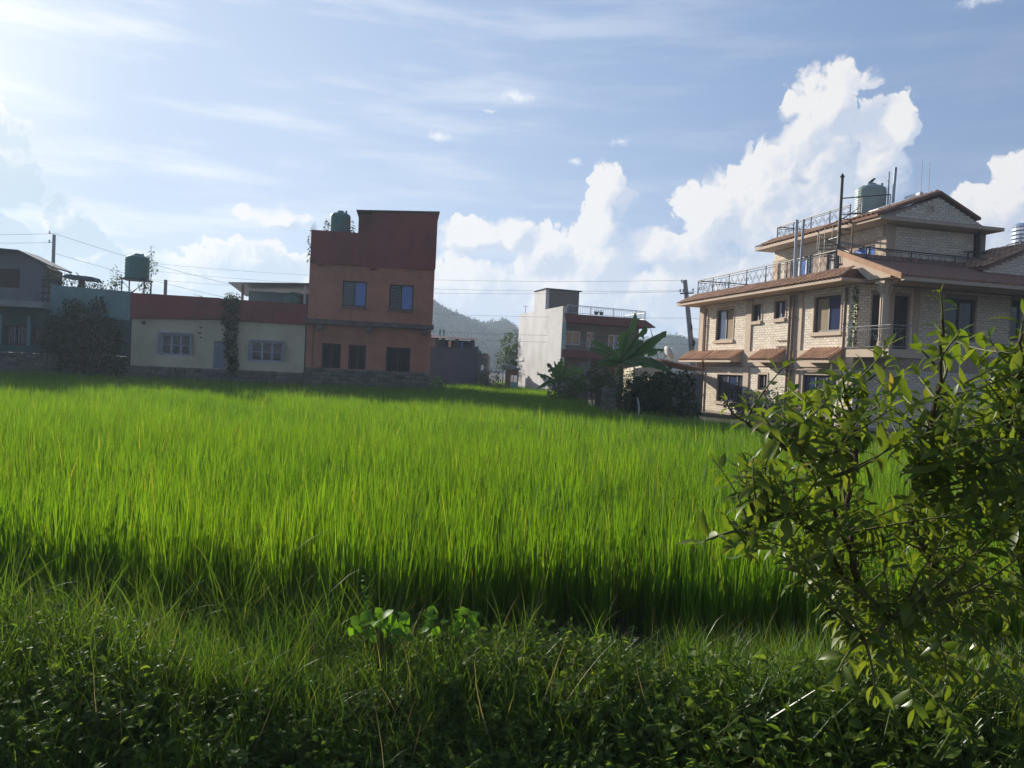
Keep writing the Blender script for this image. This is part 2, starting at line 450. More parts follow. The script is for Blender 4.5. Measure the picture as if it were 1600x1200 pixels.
# ------------------------------------------------------------------ mesh helpers
class MB:
    """collects shapes and links them as ONE mesh object"""
    def __init__(self, xf=None):
        self.v, self.f, self.xf = [], [], xf

    def add(self, vs, fs):
        b = len(self.v)
        if self.xf is not None:
            vs = [tuple(self.xf @ Vector(p)) for p in vs]
        self.v.extend(tuple(p) for p in vs)
        self.f.extend(tuple(i + b for i in f) for f in fs)
        return self

    def box(self, x0, x1, y0, y1, z0, z1):
        vs = [(x0, y0, z0), (x1, y0, z0), (x1, y1, z0), (x0, y1, z0), (x0, y0, z1), (x1, y0, z1), (x1, y1, z1), (x0, y1, z1)]
        return self.add(vs, [(0, 3, 2, 1), (4, 5, 6, 7), (0, 1, 5, 4), (1, 2, 6, 5), (2, 3, 7, 6), (3, 0, 4, 7)])

    def hexa(self, p):          # eight corners, bottom ring then top ring
        return self.add(p, [(0, 3, 2, 1), (4, 5, 6, 7), (0, 1, 5, 4), (1, 2, 6, 5), (2, 3, 7, 6), (3, 0, 4, 7)])

    def poly(self, pts):
        return self.add(pts, [tuple(range(len(pts)))])

    def prism(self, poly, a, b):
        """poly: list of 3D points, extruded by the vector from a to b"""
        n = len(poly)
        d = Vector(b) - Vector(a)
        vs = [Vector(p) for p in poly] + [Vector(p) + d for p in poly]
        fs = [tuple(range(n - 1, -1, -1)), tuple(range(n, 2 * n))]
        fs += [(i, (i + 1) % n, n + (i + 1) % n, n + i) for i in range(n)]
        return self.add(vs, fs)

    def tube(self, pts, r, n=6, caps=True):
        pts = [Vector(p) for p in pts]
        rs = r if isinstance(r, (list, tuple)) else [r] * len(pts)
        vs, fs = [], []
        ref = None
        for i, p in enumerate(pts):
            d = (pts[min(i + 1, len(pts) - 1)] - pts[max(i - 1, 0)])
            d = d.normalized() if d.length > 1e-9 else Vector((0, 0, 1))
            if ref is None:
                ref = Vector((1, 0, 0)) if abs(d.x) < 0.8 else Vector((0, 1, 0))
            s = d.cross(ref)
            if s.length < 1e-4:
                s = d.orthogonal()
            s.normalize()
            t = s.cross(d).normalized()
            ref = t
            for k in range(n):
                a = 2 * math.pi * k / n
                vs.append(p + (s * math.cos(a) + t * math.sin(a)) * rs[i])
        for i in range(len(pts) - 1):
            for k in range(n):
                a, b = i * n + k, i * n + (k + 1) % n
                fs.append((a, b, b + n, a + n))
        if caps:
            fs.append(tuple(range(n - 1, -1, -1)))
            fs.append(tuple((len(pts) - 1) * n + k for k in range(n)))
        return self.add(vs, fs)

    def lathe(self, prof, c=(0, 0, 0), n=20):
        vs, fs = [], []
        for (r, z) in prof:
            for k in range(n):
                a = 2 * math.pi * k / n
                vs.append((c[0] + r * math.cos(a), c[1] + r * math.sin(a), c[2] + z))
        for i in range(len(prof) - 1):
            for k in range(n):
                a, b = i * n + k, i * n + (k + 1) % n
                fs.append((a, b, b + n, a + n))
        fs.append(tuple(range(n - 1, -1, -1)))
        fs.append(tuple((len(prof) - 1) * n + k for k in range(n)))
        return self.add(vs, fs)

    def wall(self, x0, x1, z0, z1, y0, y1, holes=()):
        """a wall in the x-z plane with real thickness and openings (x0, x1, z0, z1)"""
        xs = sorted({x0, x1, *[h[0] for h in holes], *[h[1] for h in holes]})
        zs = sorted({z0, z1, *[h[2] for h in holes], *[h[3] for h in holes]})
        xs = [x for x in xs if x0 <= x <= x1]
        zs = [z for z in zs if z0 <= z <= z1]
        for a, b in zip(xs, xs[1:]):
            for c, d in zip(zs, zs[1:]):
                mx, mz = (a + b) / 2, (c + d) / 2
                if any(h[0] < mx < h[1] and h[2] < mz < h[3] for h in holes):
                    continue
                self.add([(a, y0, c), (b, y0, c), (b, y0, d), (a, y0, d)], [(0, 1, 2, 3)])
                self.add([(a, y1, c), (b, y1, c), (b, y1, d), (a, y1, d)], [(3, 2, 1, 0)])
        for (a, b, c, d) in holes:
            a, b, c, d = max(a, x0), min(b, x1), max(c, z0), min(d, z1)
            self.add([(a, y0, c), (a, y1, c), (a, y1, d), (a, y0, d)], [(0, 1, 2, 3)])
            self.add([(b, y0, c), (b, y1, c), (b, y1, d), (b, y0, d)], [(3, 2, 1, 0)])
            self.add([(a, y0, c), (b, y0, c), (b, y1, c), (a, y1, c)], [(0, 1, 2, 3)])
            self.add([(a, y0, d), (b, y0, d), (b, y1, d), (a, y1, d)], [(3, 2, 1, 0)])
        self.add([(x0, y0, z0), (x0, y1, z0), (x0, y1, z1), (x0, y0, z1)], [(3, 2, 1, 0)])
        self.add([(x1, y0, z0), (x1, y1, z0), (x1, y1, z1), (x1, y0, z1)], [(0, 1, 2, 3)])
        self.add([(x0, y0, z1), (x1, y0, z1), (x1, y1, z1), (x0, y1, z1)], [(0, 1, 2, 3)])
        self.add([(x0, y0, z0), (x1, y0, z0), (x1, y1, z0), (x0, y1, z0)], [(3, 2, 1, 0)])
        return self

    def mesh(self, name, smooth=False):
        me = bpy.data.meshes.new(name)
        me.from_pydata(self.v, [], self.f)
        if smooth:
            me.polygons.foreach_set('use_smooth', [True] * len(me.polygons))
        me.update()
        return me

    def build(self, name, mat, parent=None, smooth=False):
        return link(name, self.mesh(name, smooth), mat, parent)


def link(name, me, mat=None, parent=None, mw=None):
    if mat is not None and not me.materials:
        me.materials.append(MAT[mat] if isinstance(mat, str) else mat)
    o = bpy.data.objects.new(name, me)
    COL.objects.link(o)
    if parent is not None:
        o.parent = parent
    if mw is not None:
        o.matrix_basis = mw
    return o


def tag(o, label=None, cat=None, group=None, kind=None):
    if label:
        o['label'] = label
    if cat:
        o['category'] = cat
    if group:
        o['group'] = group
    if kind:
        o['kind'] = kind
    return o


def thing(name, label, cat, loc=(0, 0, 0), rz=0.0, group=None):
    o = bpy.data.objects.new(name, None)
    o.empty_display_size = 0.3
    COL.objects.link(o)
    o.location = loc
    o.rotation_euler = (0, 0, rz)
    return tag(o, label, cat, group)


def at_front(u0):
    """frame of a wall that faces +x at x = u0: along it runs y, its depth goes to -x"""
    return Matrix.Translation((u0, 0, 0)) @ Matrix.Rotation(R(90), 4, 'Z')


def glazed(parent, x0, x1, z0, z1, y, frame, panes, xf=None, fw=0.05, rows=1, sill=None, name='window', ledge=0.12, bars=0):
    """window: frame with mullions as the part, each pane (and the sill) a sub-part; panes = list of materials, left to right"""
    n = len(panes)
    m = MB(xf)
    d0, d1 = y, y + 0.06
    m.box(x0, x1, d0, d1, z0, z0 + fw)
    m.box(x0, x1, d0, d1, z1 - fw, z1)
    m.box(x0, x0 + fw, d0, d1, z0 + fw, z1 - fw)
    m.box(x1 - fw, x1, d0, d1, z0 + fw, z1 - fw)
    w = (x1 - x0 - fw) / n
    for i in range(1, n):
        xm = x0 + fw / 2 + w * i
        m.box(xm - fw / 2, xm + fw / 2, d0, d1, z0 + fw, z1 - fw)
    h = (z1 - z0 - fw) / rows
    for j in range(1, rows):
        zm = z0 + fw / 2 + h * j
        for i in range(n):
            m.box(x0 + fw / 2 + w * i + fw / 2, x0 + fw / 2 + w * (i + 1) - fw / 2, d0 + 0.004, d1 - 0.004, zm - fw * 0.4, zm + fw * 0.4)
    f = m.build(name, frame, parent)
    for i, pm in enumerate(panes):
        for j in range(rows):
            a = x0 + fw / 2 + w * i + fw / 2
            b = x0 + fw / 2 + w * (i + 1) - fw / 2
            c = z0 + fw / 2 + h * j + fw * 0.4
            d = z0 + fw / 2 + h * (j + 1) - fw * 0.4
            tw = 0.006 * random.uniform(-1, 1)
            p = MB(xf)
            p.hexa([(a, d0 + 0.03 + tw, c), (b, d0 + 0.03 - tw, c), (b, d0 + 0.036 - tw, c), (a, d0 + 0.036 + tw, c),
                    (a, d0 + 0.03 + tw, d), (b, d0 + 0.03 - tw, d), (b, d0 + 0.036 - tw, d), (a, d0 + 0.036 + tw, d)])
            p.build('pane', pm, f)
    if bars:
        g = MB(xf)
        for k in range(bars):
            xx = x0 + fw + (x1 - x0 - 2 * fw) * (k + 0.5) / bars
            g.box(xx - 0.008, xx + 0.008, d0 - 0.03, d0 - 0.014, z0, z1)
        for k in range(3):
            zz = z0 + (z1 - z0) * (k + 0.5) / 3
            g.box(x0, x1, d0 - 0.014, d0 - 0.002, zz - 0.008, zz + 0.008)
        g.build('grille', 'dark_metal', f)
    if sill:
        s = MB(xf)
        s.box(x0 - ledge, x1 + ledge, -0.09, y + 0.0, z0 - 0.13, z0 - 0.002)
        s.build('sill', sill, f)
    return f


def unit_box(name, jitter=0.0):
    m = MB()
    m.box(-0.5, 0.5, -0.5, 0.5, -0.5, 0.5)
    me = m.mesh(name)
    if jitter:
        for v in me.vertices:
            v.co += Vector((random.uniform(-1, 1), random.uniform(-1, 1), random.uniform(-1, 1))) * jitter
    return me


def rough_stone(name):
    """one faceted field stone, unit size: a subdivided box pulled towards a pebble and dented"""
    import bmesh
    bm = bmesh.new()
    bmesh.ops.create_cube(bm, size=1.0)
    bmesh.ops.subdivide_edges(bm, edges=bm.edges[:], cuts=1, use_grid_fill=True)
    for v in bm.verts:
        d = v.co.normalized() * 0.62
        v.co = v.co.lerp(d, 0.38) + Vector((random.uniform(-1, 1), random.uniform(-1, 1), random.uniform(-1, 1))) * 0.055
    me = bpy.data.meshes.new(name)
    bm.to_mesh(me)
    bm.free()
    return me


STONES = [rough_stone('stone') for _ in range(5)]
for s in STONES:
    s.materials.append(MAT['stone'])
BRICKS = [unit_box('brick', 0.02) for _ in range(3)]
for s in BRICKS:
    s.materials.append(MAT['brick'])


def stone_wall(parent, x0, x1, z0, z1, y, depth=0.35, hrow=(0.13, 0.22), lrow=(0.2, 0.5), name='plinth', xf=None):
    """rubble wall: a recessed mortar core (the part) and single stones (its sub-parts)"""
    m = MB(xf)
    m.box(x0 + 0.02, x1 - 0.02, y + 0.04, y + depth, z0, z1 - 0.03)
    core = m.build(name, 'mortar', parent)
    z = z0
    while z < z1 - 0.04:
        h = min(random.uniform(*hrow), z1 - z)
        if z1 - (z + h) < 0.07:
            h = z1 - z
        x = x0
        while x < x1 - 0.03:
            w = random.uniform(*lrow)
            if x1 - (x + w) < 0.1:
                w = x1 - x
            hh = h * random.uniform(0.92, 1.06)
            mw = Matrix.Translation((x + w / 2, y + 0.07 + random.uniform(-0.025, 0.02), z + h / 2)) @ Euler((random.uniform(-.06, .06), random.uniform(-.05, .05), random.uniform(-.05, .05))).to_matrix().to_4x4() @ Matrix.Diagonal((w * 0.99, 0.2, hh, 1))
            if xf is not None:
                mw = xf @ mw
            link('stone', random.choice(STONES), None, core, mw)
            x += w
        z += h
    return core


def brick_rects(x0, x1, z0, z1, holes=(), pl=0.235, ph=0.094, l=0.213, h=0.081):
    out = []
    row = 0
    z = z0
    while z + h <= z1 + 0.02:
        x = x0 - (pl / 2 if row % 2 else 0)
        while x < x1:
            a, b = max(x, x0), min(x + l, x1)
            segs = [(a, b)] if b - a > 0.03 else []
            for (ha, hb, hc, hd) in holes:
                if z + h > hc and z < hd:
                    ns = []
                    for (p, q) in segs:
                        if q <= ha or p >= hb:
                            ns.append((p, q))
                        else:
                            if ha - p > 0.03:
                                ns.append((p, ha - 0.004))
                            if q - hb > 0.03:
                                ns.append((hb + 0.004, q))
                    segs = ns
            out += [(p, q, z, z + h) for (p, q) in segs]
            x += pl
        z += ph
        row += 1
    return out


def lay_bricks(rects, mb, singles, xf=None, proud=0.007):
    """rects into one mesh, except the chosen ones, which become objects"""
    for i, (a, b, c, d) in enumerate(rects):
        pr = proud * random.uniform(0.55, 1.35)
        if singles is not None and i in singles[0]:
            mw = Matrix.Translation(((a + b) / 2, 0.01 - pr / 2, (c + d) / 2)) @ Matrix.Diagonal((b - a, 0.02 + pr, d - c, 1))
            if xf is not None:
                mw = xf @ mw
            link('brick', random.choice(BRICKS), None, singles[1], mw)
        else:
            j = random.uniform(-0.003, 0.003)
            mb.box(a, b, -pr, 0.02, c + j, d + j)


def make_tile(name, w=0.21, l=0.34, rise=0.06, th=0.018):
    """barrel clay tile along -y, lip at y = 0"""
    n = 6
    vs, fs = [], []
    for (yy, k, dz) in ((0.0, 1.0, 0.012), (l, 0.86, 0.0)):
        for t in (0, th):
            for i in range(n + 1):
                a = math.pi * i / n
                rr = 1.0 - t / (w / 2) * 0.8
                vs.append((-math.cos(a) * w / 2 * k * rr, yy, math.sin(a) * rise * k * (1 - t / rise * 0.6) + dz))
    s = n + 1
    for i in range(n):
        fs.append((i, i + 1, 2 * s + i + 1, 2 * s + i))
        fs.append((i + 1, i, s + i, s + i + 1))
        fs.append((s + i + 1, s + i, 3 * s + i, 3 * s + i + 1))
    me = bpy.data.meshes.new(name)
    me.from_pydata(vs, [], fs)
    me.update()
    me.materials.append(MAT['tile'])
    return me


TILE = make_tile('roof_tile')


def tile_matrix(lip, along, up):
    """a frame whose x runs along the eave, y up the slope"""
    x = Vector(along).normalized()
    y = Vector(up).normalized()
    z = x.cross(y).normalized()
    m = Matrix((x, y, z)).transposed().to_4x4()
    return Matrix.Translation(lip) @ m


def lay_tiles(parent, lip0, lip1, top0, top1, joined=None, pitch=0.215, course=0.26):
    """rows of barrel tiles over the slope between a lip edge and a top edge; as objects under parent, or into the MB 'joined'"""
    lip0, lip1, top0, top1 = map(Vector, (lip0, lip1, top0, top1))
    up = ((top0 + top1) / 2 - (lip0 + lip1) / 2)
    along = lip1 - lip0
    upn = (up - along.normalized() * up.dot(along.normalized()))
    sl = upn.length
    rows = max(1, int(round(sl / course)))
    base = tile_matrix((0, 0, 0), along, upn)
    cnt = 0
    for j in range(rows):
        f = j / rows
        a, b = lip0.lerp(top0, f), lip1.lerp(top1, f)
        n = int((b - a).length / pitch)
        for i in range(n):
            p = a + (b - a).normalized() * ((i + 0.5) * (b - a).length / n)
            jit = Euler((random.uniform(-.02, .02), random.uniform(-.03, .03), random.uniform(-.035, .035))).to_matrix().to_4x4()
            z = base.to_3x3() @ Vector((0, 0, 0.012))
            mw = Matrix.Translation(p + z) @ base @ jit
            if joined is None:
                link('roof_tile', TILE, None, parent, mw)
            else:
                joined.add([mw @ v.co for v in TILE.vertices], [tuple(q.vertices) for q in TILE.polygons])
            cnt += 1
    return cnt


def railing(parent, pts, h, posts=1.4, mat='dark_metal', style='scroll', r=0.022, name='railing', low=0.06):
    """handrail and bottom rail as the part; posts and infill panels are sub-parts"""
    pts = [Vector(p) for p in pts]
    m = MB()
    up = Vector((0, 0, h))
    lo = Vector((0, 0, low))
    for a, b in zip(pts, pts[1:]):
        m.tube([a + up, b + up], r * 1.15, 6)
        m.tube([a + lo, b + lo], r * 0.7, 5)
        m.tube([a + up * 0.86, b + up * 0.86], r * 0.55, 5)
    rail = m.build(name, mat, parent)
    for a, b in zip(pts, pts[1:]):
        L = (b - a).length
        n = max(1, int(round(L / posts)))
        d = (b - a) / n
        for i in range(n + 1):
            p = a + d * i
            q = MB()
            q.tube([p, p + up], r, 6)
            q.build('post', mat, rail)
        for i in range(n):
            p = a + d * i
            q = MB()
            if style == 'scroll':
                k = max(3, int(d.length / 0.22))
                for j in range(k):
                    c = p + d * ((j + 0.5) / k)
                    w = d.normalized() * (d.length / k * 0.42)
                    z0, z1 = low + 0.02, h * 0.84
                    s = 1 if j % 2 else -1
                    path = []
                    for t in np.linspace(0, 1, 7):
                        path.append(c + w * (s * math.sin(t * 2 * math.pi)) + Vector((0, 0, z0 + (z1 - z0) * t)))
                    q.tube(path, 0.0075, 4, False)
                    ring = [c + w * (0.55 * math.cos(t)) + Vector((0, 0, (z0 + z1) / 2 + 0.07 * math.sin(t))) for t in np.linspace(0, 2 * math.pi, 9)]
                    q.tube(ring, 0.007, 4, False)
            else:
                k = max(3, int(d.length / 0.13))
                for j in range(k):
                    c = p + d * ((j + 0.5) / k)
                    q.tube([c + lo, c + up * 0.86], 0.008, 4, False)
            q.build('infill_panel', mat, rail)
    return rail


def tank_profile(r, h, ribs=9):
    pr = [(r * 0.97, 0.0)]
    for i in range(ribs):
        z0 = 0.02 + (h * 0.80) * i / ribs
        dz = h * 0.80 / ribs
        pr += [(r, z0 + dz * 0.15), (r, z0 + dz * 0.7), (r * 0.972, z0 + dz * 0.85)]
    pr += [(r * 0.985, h * 0.83), (r * 0.93, h * 0.88), (r * 0.70, h * 0.935), (r * 0.36, h * 0.955)]
    return pr


def water_tank(name, label, r, h, mat, loc, rz=0.0, group=None, ribs=9):
    t = thing(name, label, 'water tank', loc, rz, group)
    MB().lathe(tank_profile(r, h, ribs), n=24).build('tank_body', mat, t, False)
    MB().lathe([(r * 0.34, h * 0.95), (r * 0.34, h * 1.01), (r * 0.28, h * 1.03)], n=16).build('tank_lid', mat, t)
    MB().tube([(r * 0.6, -r * 0.3, h * 0.9), (r * 0.6, -r * 0.3, h * 1.02)], 0.05, 8).build('inlet', mat, t)
    return t


# ------------------------------------------------------------------ plants
def leaf_mesh(name, L, Wd, fold=0.25, curl=0.25, seg=4, tip=0.9, mat=None):
    """one elliptic leaf along +y, folded along its midrib and curling down"""
    vs, fs = [], []
    for i in range(seg + 1):
        t = i / seg
        w = Wd / 2 * (math.sin(math.pi * min(1, t ** tip * 0.96 + 0.04))) if 0 < i < seg else (0.03 * Wd)
        a = curl * t
        y = L * (math.sin(a) / curl if curl else t)
        z = -L * ((1 - math.cos(a)) / curl if curl else 0)
        vs += [(-w, y, z + w * fold), (0, y, z), (w, y, z + w * fold)]
    for i in range(seg):
        b = i * 3
        fs += [(b, b + 1, b + 4, b + 3), (b + 1, b + 2, b + 5, b + 4)]
    me = bpy.data.meshes.new(name)
    me.from_pydata(vs, [], fs)
    me.polygons.foreach_set('use_smooth', [True] * len(me.polygons))
    me.update()
    if mat:
        me.materials.append(MAT[mat])
    return me


def frame_dir(d, up=(0, 0, 1), roll=0.0):
    """rotation whose y is d and whose z leans to up"""
    y = Vector(d).normalized()
    x = y.cross(Vector(up))
    if x.length < 1e-3:
        x = Vector((1, 0, 0))
    x.normalize()
    z = x.cross(y)
    m = Matrix((x, y, z)).transposed()
    return m @ Matrix.Rotation(roll, 3, 'Y')


def leaves_into(mb_v, mb_f, me_np, M3, loc, s):
    v, f = me_np
    b = len(mb_v)
    pts = (v * s) @ np.array(M3).T + np.array(loc)
    mb_v.extend(map(tuple, pts))
    mb_f.extend(tuple(i + b for i in q) for q in f)


def mesh_np(me):
    v = np.empty(len(me.vertices) * 3, 'f')
    me.vertices.foreach_get('co', v)
    return v.reshape(-1, 3), [tuple(p.vertices) for p in me.polygons]


LEAF_SMALL = mesh_np(leaf_mesh('leaf', 1.0, 0.42, 0.3, 0.5, 3))
LEAF_ROUND = mesh_np(leaf_mesh('leaf', 1.0, 0.75, 0.2, 0.4, 3))


def leaf_cloud(name, parent, mat, blobs, n, size, round_leaf=False, droop=0.35, seed=0, hollow=0.45):
    """leaf-sized faces through the volume of several ellipsoids (x, y, z, rx, ry, rz)"""
    rg = np.random.default_rng(seed)
    V, F = [], []
    vol = np.array([b[3] * b[4] * b[5] for b in blobs]) ** 0.75
    pick = rg.choice(len(blobs), n, p=vol / vol.sum())
    src = LEAF_ROUND if round_leaf else LEAF_SMALL
    for k in pick:
        b = blobs[k]
        d = rg.normal(size=3)
        d /= np.linalg.norm(d)
        r = hollow + (1 - hollow) * rg.random() ** 0.6
        r *= 1 + 0.22 * math.sin(d[0] * 7 + k) * math.cos(d[2] * 6 + 2 * k)
        p = np.array(b[:3]) + d * np.array(b[3:]) * r
        o = d + rg.normal(size=3) * 0.8
        o[2] -= droop
        M3 = frame_dir(o, (rg.normal() * .6, rg.normal() * .6, 1.0))
        leaves_into(V, F, src, M3, p, size * rg.uniform(0.6, 1.25))
    me = bpy.data.meshes.new(name)
    me.from_pydata(V, [], F)
    me.update()
    return link(name, me, mat, parent)


def scatter(name, pts, rot, scl, idx, protos, mat, kind='stuff'):
    """instances of hidden prototype meshes on the given points, one object"""
    cname = name + '_prototypes'
    pc = bpy.data.collections.new(cname)
    for i, me in enumerate(protos):
        if not me.materials:
            me.materials.append(MAT[mat])
        pc.objects.link(bpy.data.objects.new('%s_%02d' % (cname, i), me))
    me = bpy.data.meshes.new(name)
    me.from_pydata([tuple(p) for p in pts], [], [])
    a = me.attributes.new('rot', 'FLOAT_VECTOR', 'POINT')
    a.data.foreach_set('vector', np.asarray(rot, 'f').ravel())
    a = me.attributes.new('scl', 'FLOAT_VECTOR', 'POINT')
    a.data.foreach_set('vector', np.asarray(scl, 'f').ravel())
    a = me.attributes.new('idx', 'INT', 'POINT')
    a.data.foreach_set('value', np.asarray(idx, 'i').ravel())
    o = bpy.data.objects.new(name, me)
    COL.objects.link(o)
    me.materials.append(MAT[mat])
    g = bpy.data.node_groups.new(name, 'GeometryNodeTree')
    g.interface.new_socket('Geometry', in_out='INPUT', socket_type='NodeSocketGeometry')
    g.interface.new_socket('Geometry', in_out='OUTPUT', socket_type='NodeSocketGeometry')
    N, Lk = g.nodes, g.links
    gi, go = N.new('NodeGroupInput'), N.new('NodeGroupOutput')
    iop = N.new('GeometryNodeInstanceOnPoints')
    ci = N.new('GeometryNodeCollectionInfo')
    ci.inputs['Collection'].default_value = pc
    ci.inputs['Separate Children'].default_value = True
    ci.inputs['Reset Children'].default_value = True
    iop.inputs['Pick Instance'].default_value = True

    def attr(nm, dt):
        nd = N.new('GeometryNodeInputNamedAttribute')
        nd.data_type = dt
        nd.inputs[0].default_value = nm
        return nd.outputs[0]
    Lk.new(gi.outputs[0], iop.inputs['Points'])
    Lk.new(ci.outputs[0], iop.inputs['Instance'])
    Lk.new(attr('idx', 'INT'), iop.inputs['Instance Index'])
    Lk.new(attr('rot', 'FLOAT_VECTOR'), iop.inputs['Rotation'])
    Lk.new(attr('scl', 'FLOAT_VECTOR'), iop.inputs['Scale'])
    Lk.new(iop.outputs[0], go.inputs[0])
    md = o.modifiers.new('scatter', 'NODES')
    md.node_group = g
    o['kind'] = kind
    return o


def blade_clump(name, n, spread, length, width, lean, bend, seg=4, rg=None):
    """a tuft of tapering grass blades"""
    V, F = [], []
    for _ in range(n):
        a = rg.uniform(0, 2 * math.pi)
        bx, by = rg.normal(0, spread, 2)
        L = rg.uniform(*length)
        ln = abs(rg.normal(0, lean)) + 0.02
        bd = rg.uniform(*bend)
        w = rg.uniform(*width)
        tw = rg.uniform(-1.2, 1.2)
        d = np.array((math.cos(a), math.sin(a)))
        sd = np.array((math.cos(a + math.pi / 2 + tw), math.sin(a + math.pi / 2 + tw)))
        p = np.array((bx, by, -0.01))
        ang = ln
        b = len(V)
        for i in range(seg + 1):
            t = i / seg
            ww = w / 2 * (1 - t ** 2.2) * (0.75 + 0.5 * min(1, t * 3))
            if i == seg:
                V.append(tuple(p))
            else:
                V.append((p[0] - sd[0] * ww, p[1] - sd[1] * ww, p[2]))
                V.append((p[0] + sd[0] * ww, p[1] + sd[1] * ww, p[2]))
            st = L / seg
            p = p + np.array((d[0] * math.sin(ang) * st, d[1] * math.sin(ang) * st, math.cos(ang) * st))
            ang += bd / seg * (0.4 + 1.4 * t)
        for i in range(seg - 1):
            k = b + 2 * i
            F.append((k, k + 1, k + 3, k + 2))
        k = b + 2 * (seg - 1)
        F.append((k, k + 1, k + 2))
    me = bpy.data.meshes.new(name)
    me.from_pydata(V, [], F)
    me.polygons.foreach_set('use_smooth', [True] * len(me.polygons))
    me.update()
    return me

# ================================================================== SETTING
def ground_z(x, y):
    """flat paddy floor; a grassy bank between the paddy and the place one stands"""
    y = np.asarray(y, float)
    x = np.asarray(x, float)
    crest = 3.80 + 0.12 * np.sin(x * 0.9) + 0.08 * np.sin(x * 2.3 + 1)
    up = np.clip((5.2 - y) / (5.2 - crest), 0, 1)
    up = up * up * (3 - 2 * up)
    dn = np.clip((crest - y) / (crest - 2.25), 0, 1)
    dn = dn * dn * (3 - 2 * dn)
    road = np.clip((1.9 - y) / 0.9, 0, 1)
    bank = (y < 5.2)
    z = 0.17 * up * (1 + 0.15 * np.sin(x * 3.1 + y * 2)) - 0.33 * dn + 0.36 * road + 0.02 * np.sin(x * 7) * np.sin(y * 6) * bank
    garden = np.clip((y - (27.5 - (x - 3.0) * 0.9)) / 1.2, 0, 1) * (x > 2.8) * (y < 60)
    return z + 0.25 * garden


def build_ground():
    xs = np.concatenate([[-6000, -1500, -400, -120, -50, -25, -14], np.linspace(-9, 9, 91), [11, 14, 18, 25, 40, 120, 400, 1500, 6000]])
    ys = np.concatenate([[-3000, -300, -60, -15, -4, 0], np.linspace(0.8, 5.6, 41), [6.5, 8, 10, 14, 18, 20, 22, 23, 24, 25, 26, 27, 28, 30, 34, 40, 50, 60, 90, 200, 300, 700, 8000]])
    X, Y = np.meshgrid(xs, ys)
    Z = ground_z(X, Y)
    V = np.stack([X, Y, Z], -1).reshape(-1, 3)
    nx = len(xs)
    F = [(j * nx + i, j * nx + i + 1, (j + 1) * nx + i + 1, (j + 1) * nx + i) for j in range(len(ys) - 1) for i in range(nx - 1)]
    me = bpy.data.meshes.new('ground')
    me.from_pydata(V.tolist(), [], F)
    me.polygons.foreach_set('use_smooth', [True] * len(F))
    me.update()
    o = link('ground', me, 'mud')
    tag(o, kind='structure')


build_ground()

# wooded hills
RIDGE = [(-1500, 20), (-700, 18), (-420, 26), (-290, 34), (-210, 48), (-160, 66), (-120, 73), (-95, 66), (-73, 55), (-61, 48), (-49, 43), (-36, 38), (-26, 34), (-17, 35),
         (-8, 37), (-2, 33), (4, 30), (30, 26), (80, 23), (114, 25), (131, 32), (148, 34), (163, 31), (220, 26), (300, 34), (420, 46), (600, 40), (900, 20), (1500, 14)]
HK = 0.55                                   # the hills stand at about 385 m
RX = np.array([p[0] for p in RIDGE], float) * HK
RZ = np.array([p[1] for p in RIDGE], float) * HK + 1.0


def hill_z(x, y):
    top = np.interp(x, RX, RZ)
    f = np.where(y < 385, (y - 235) / 150.0, 1 - (y - 385) / 180.0)
    f = np.clip(f, 0, 1)
    f = f ** 0.85
    return top * f + 1.1 * np.sin(x * 0.11 + y * 0.055) * f - 0.5


def build_hills():
    xs = np.linspace(-770, 770, 281)
    ys = np.linspace(232, 567, 60)
    X, Y = np.meshgrid(xs, ys)
    V = np.stack([X, Y, hill_z(X, Y)], -1).reshape(-1, 3)
    nx = len(xs)
    F = [(j * nx + i, j * nx + i + 1, (j + 1) * nx + i + 1, (j + 1) * nx + i) for j in range(len(ys) - 1) for i in range(nx - 1)]
    me = bpy.data.meshes.new('hills')
    me.from_pydata(V.tolist(), [], F)
    me.update()
    tag(link('hills', me, plaster('hill_soil', (0.05, 0.07, 0.03), (0.03, 0.045, 0.02), 0.95, 0.6, 0.02, 0, False)), kind='structure')
    # forest on them
    rg = np.random.default_rng(3)
    protos = []
    for k in range(5):
        V, F = [], []
        for _ in range(260):
            d = rg.normal(size=3)
            d /= np.linalg.norm(d)
            r = 0.55 + 0.45 * rg.random()
            p = d * np.array((1, 1, 0.85)) * r * (1 + .25 * math.sin(d[0] * 5 + k))
            M3 = frame_dir(d + rg.normal(size=3) * .7, (0.2, 0, 1))
            leaves_into(V, F, LEAF_ROUND, M3, p, rg.uniform(.22, .42))
        me = bpy.data.meshes.new('hill_tree')
        me.from_pydata(V, [], F)
        me.update()
        protos.append(me)
    n = 6400
    x = np.concatenate([rg.uniform(-185, 185, n - 1200), rg.uniform(-560, 560, 1200)])
    y = rg.uniform(240, 420, n)
    y[:1500] = rg.uniform(368, 400, 1500)
    z = hill_z(x, y)
    s = rg.uniform(1.5, 3.0, n)
    sc = np.stack([s, s, s * rg.uniform(.85, 1.35, n)], 1)
    rot = np.stack([np.zeros(n), np.zeros(n), rg.uniform(0, 6.28, n)], 1)
    scatter('hill_forest', np.stack([x, y, z + s * 0.45], 1), rot, sc, rg.integers(0, 5, n), protos, 'far_tree')


build_hills()


# ---------------------------------------------------------------- paddy
def rice_edge(x):
    return 5.12 + 0.12 * math.sin(x * 1.3 + 0.5) + 0.08 * math.sin(x * 3.7)


def in_paddy(x, y):
    if y < rice_edge(x):
        return False
    if x < -3.85:
        return y < 35.5 + (x + 9.54) * 0.1405 - 0.25
    if x < -1.3:
        return y < 49.3
    if x < 2.5:
        return y < 60 and not (x > 0.1 and y > 41.6 + max(0, (2.6 - x)) * 3.3)
    if x < 2.85:
        return y < 33.0
    return y < 23.4 - (x - 3.1) * 1.03


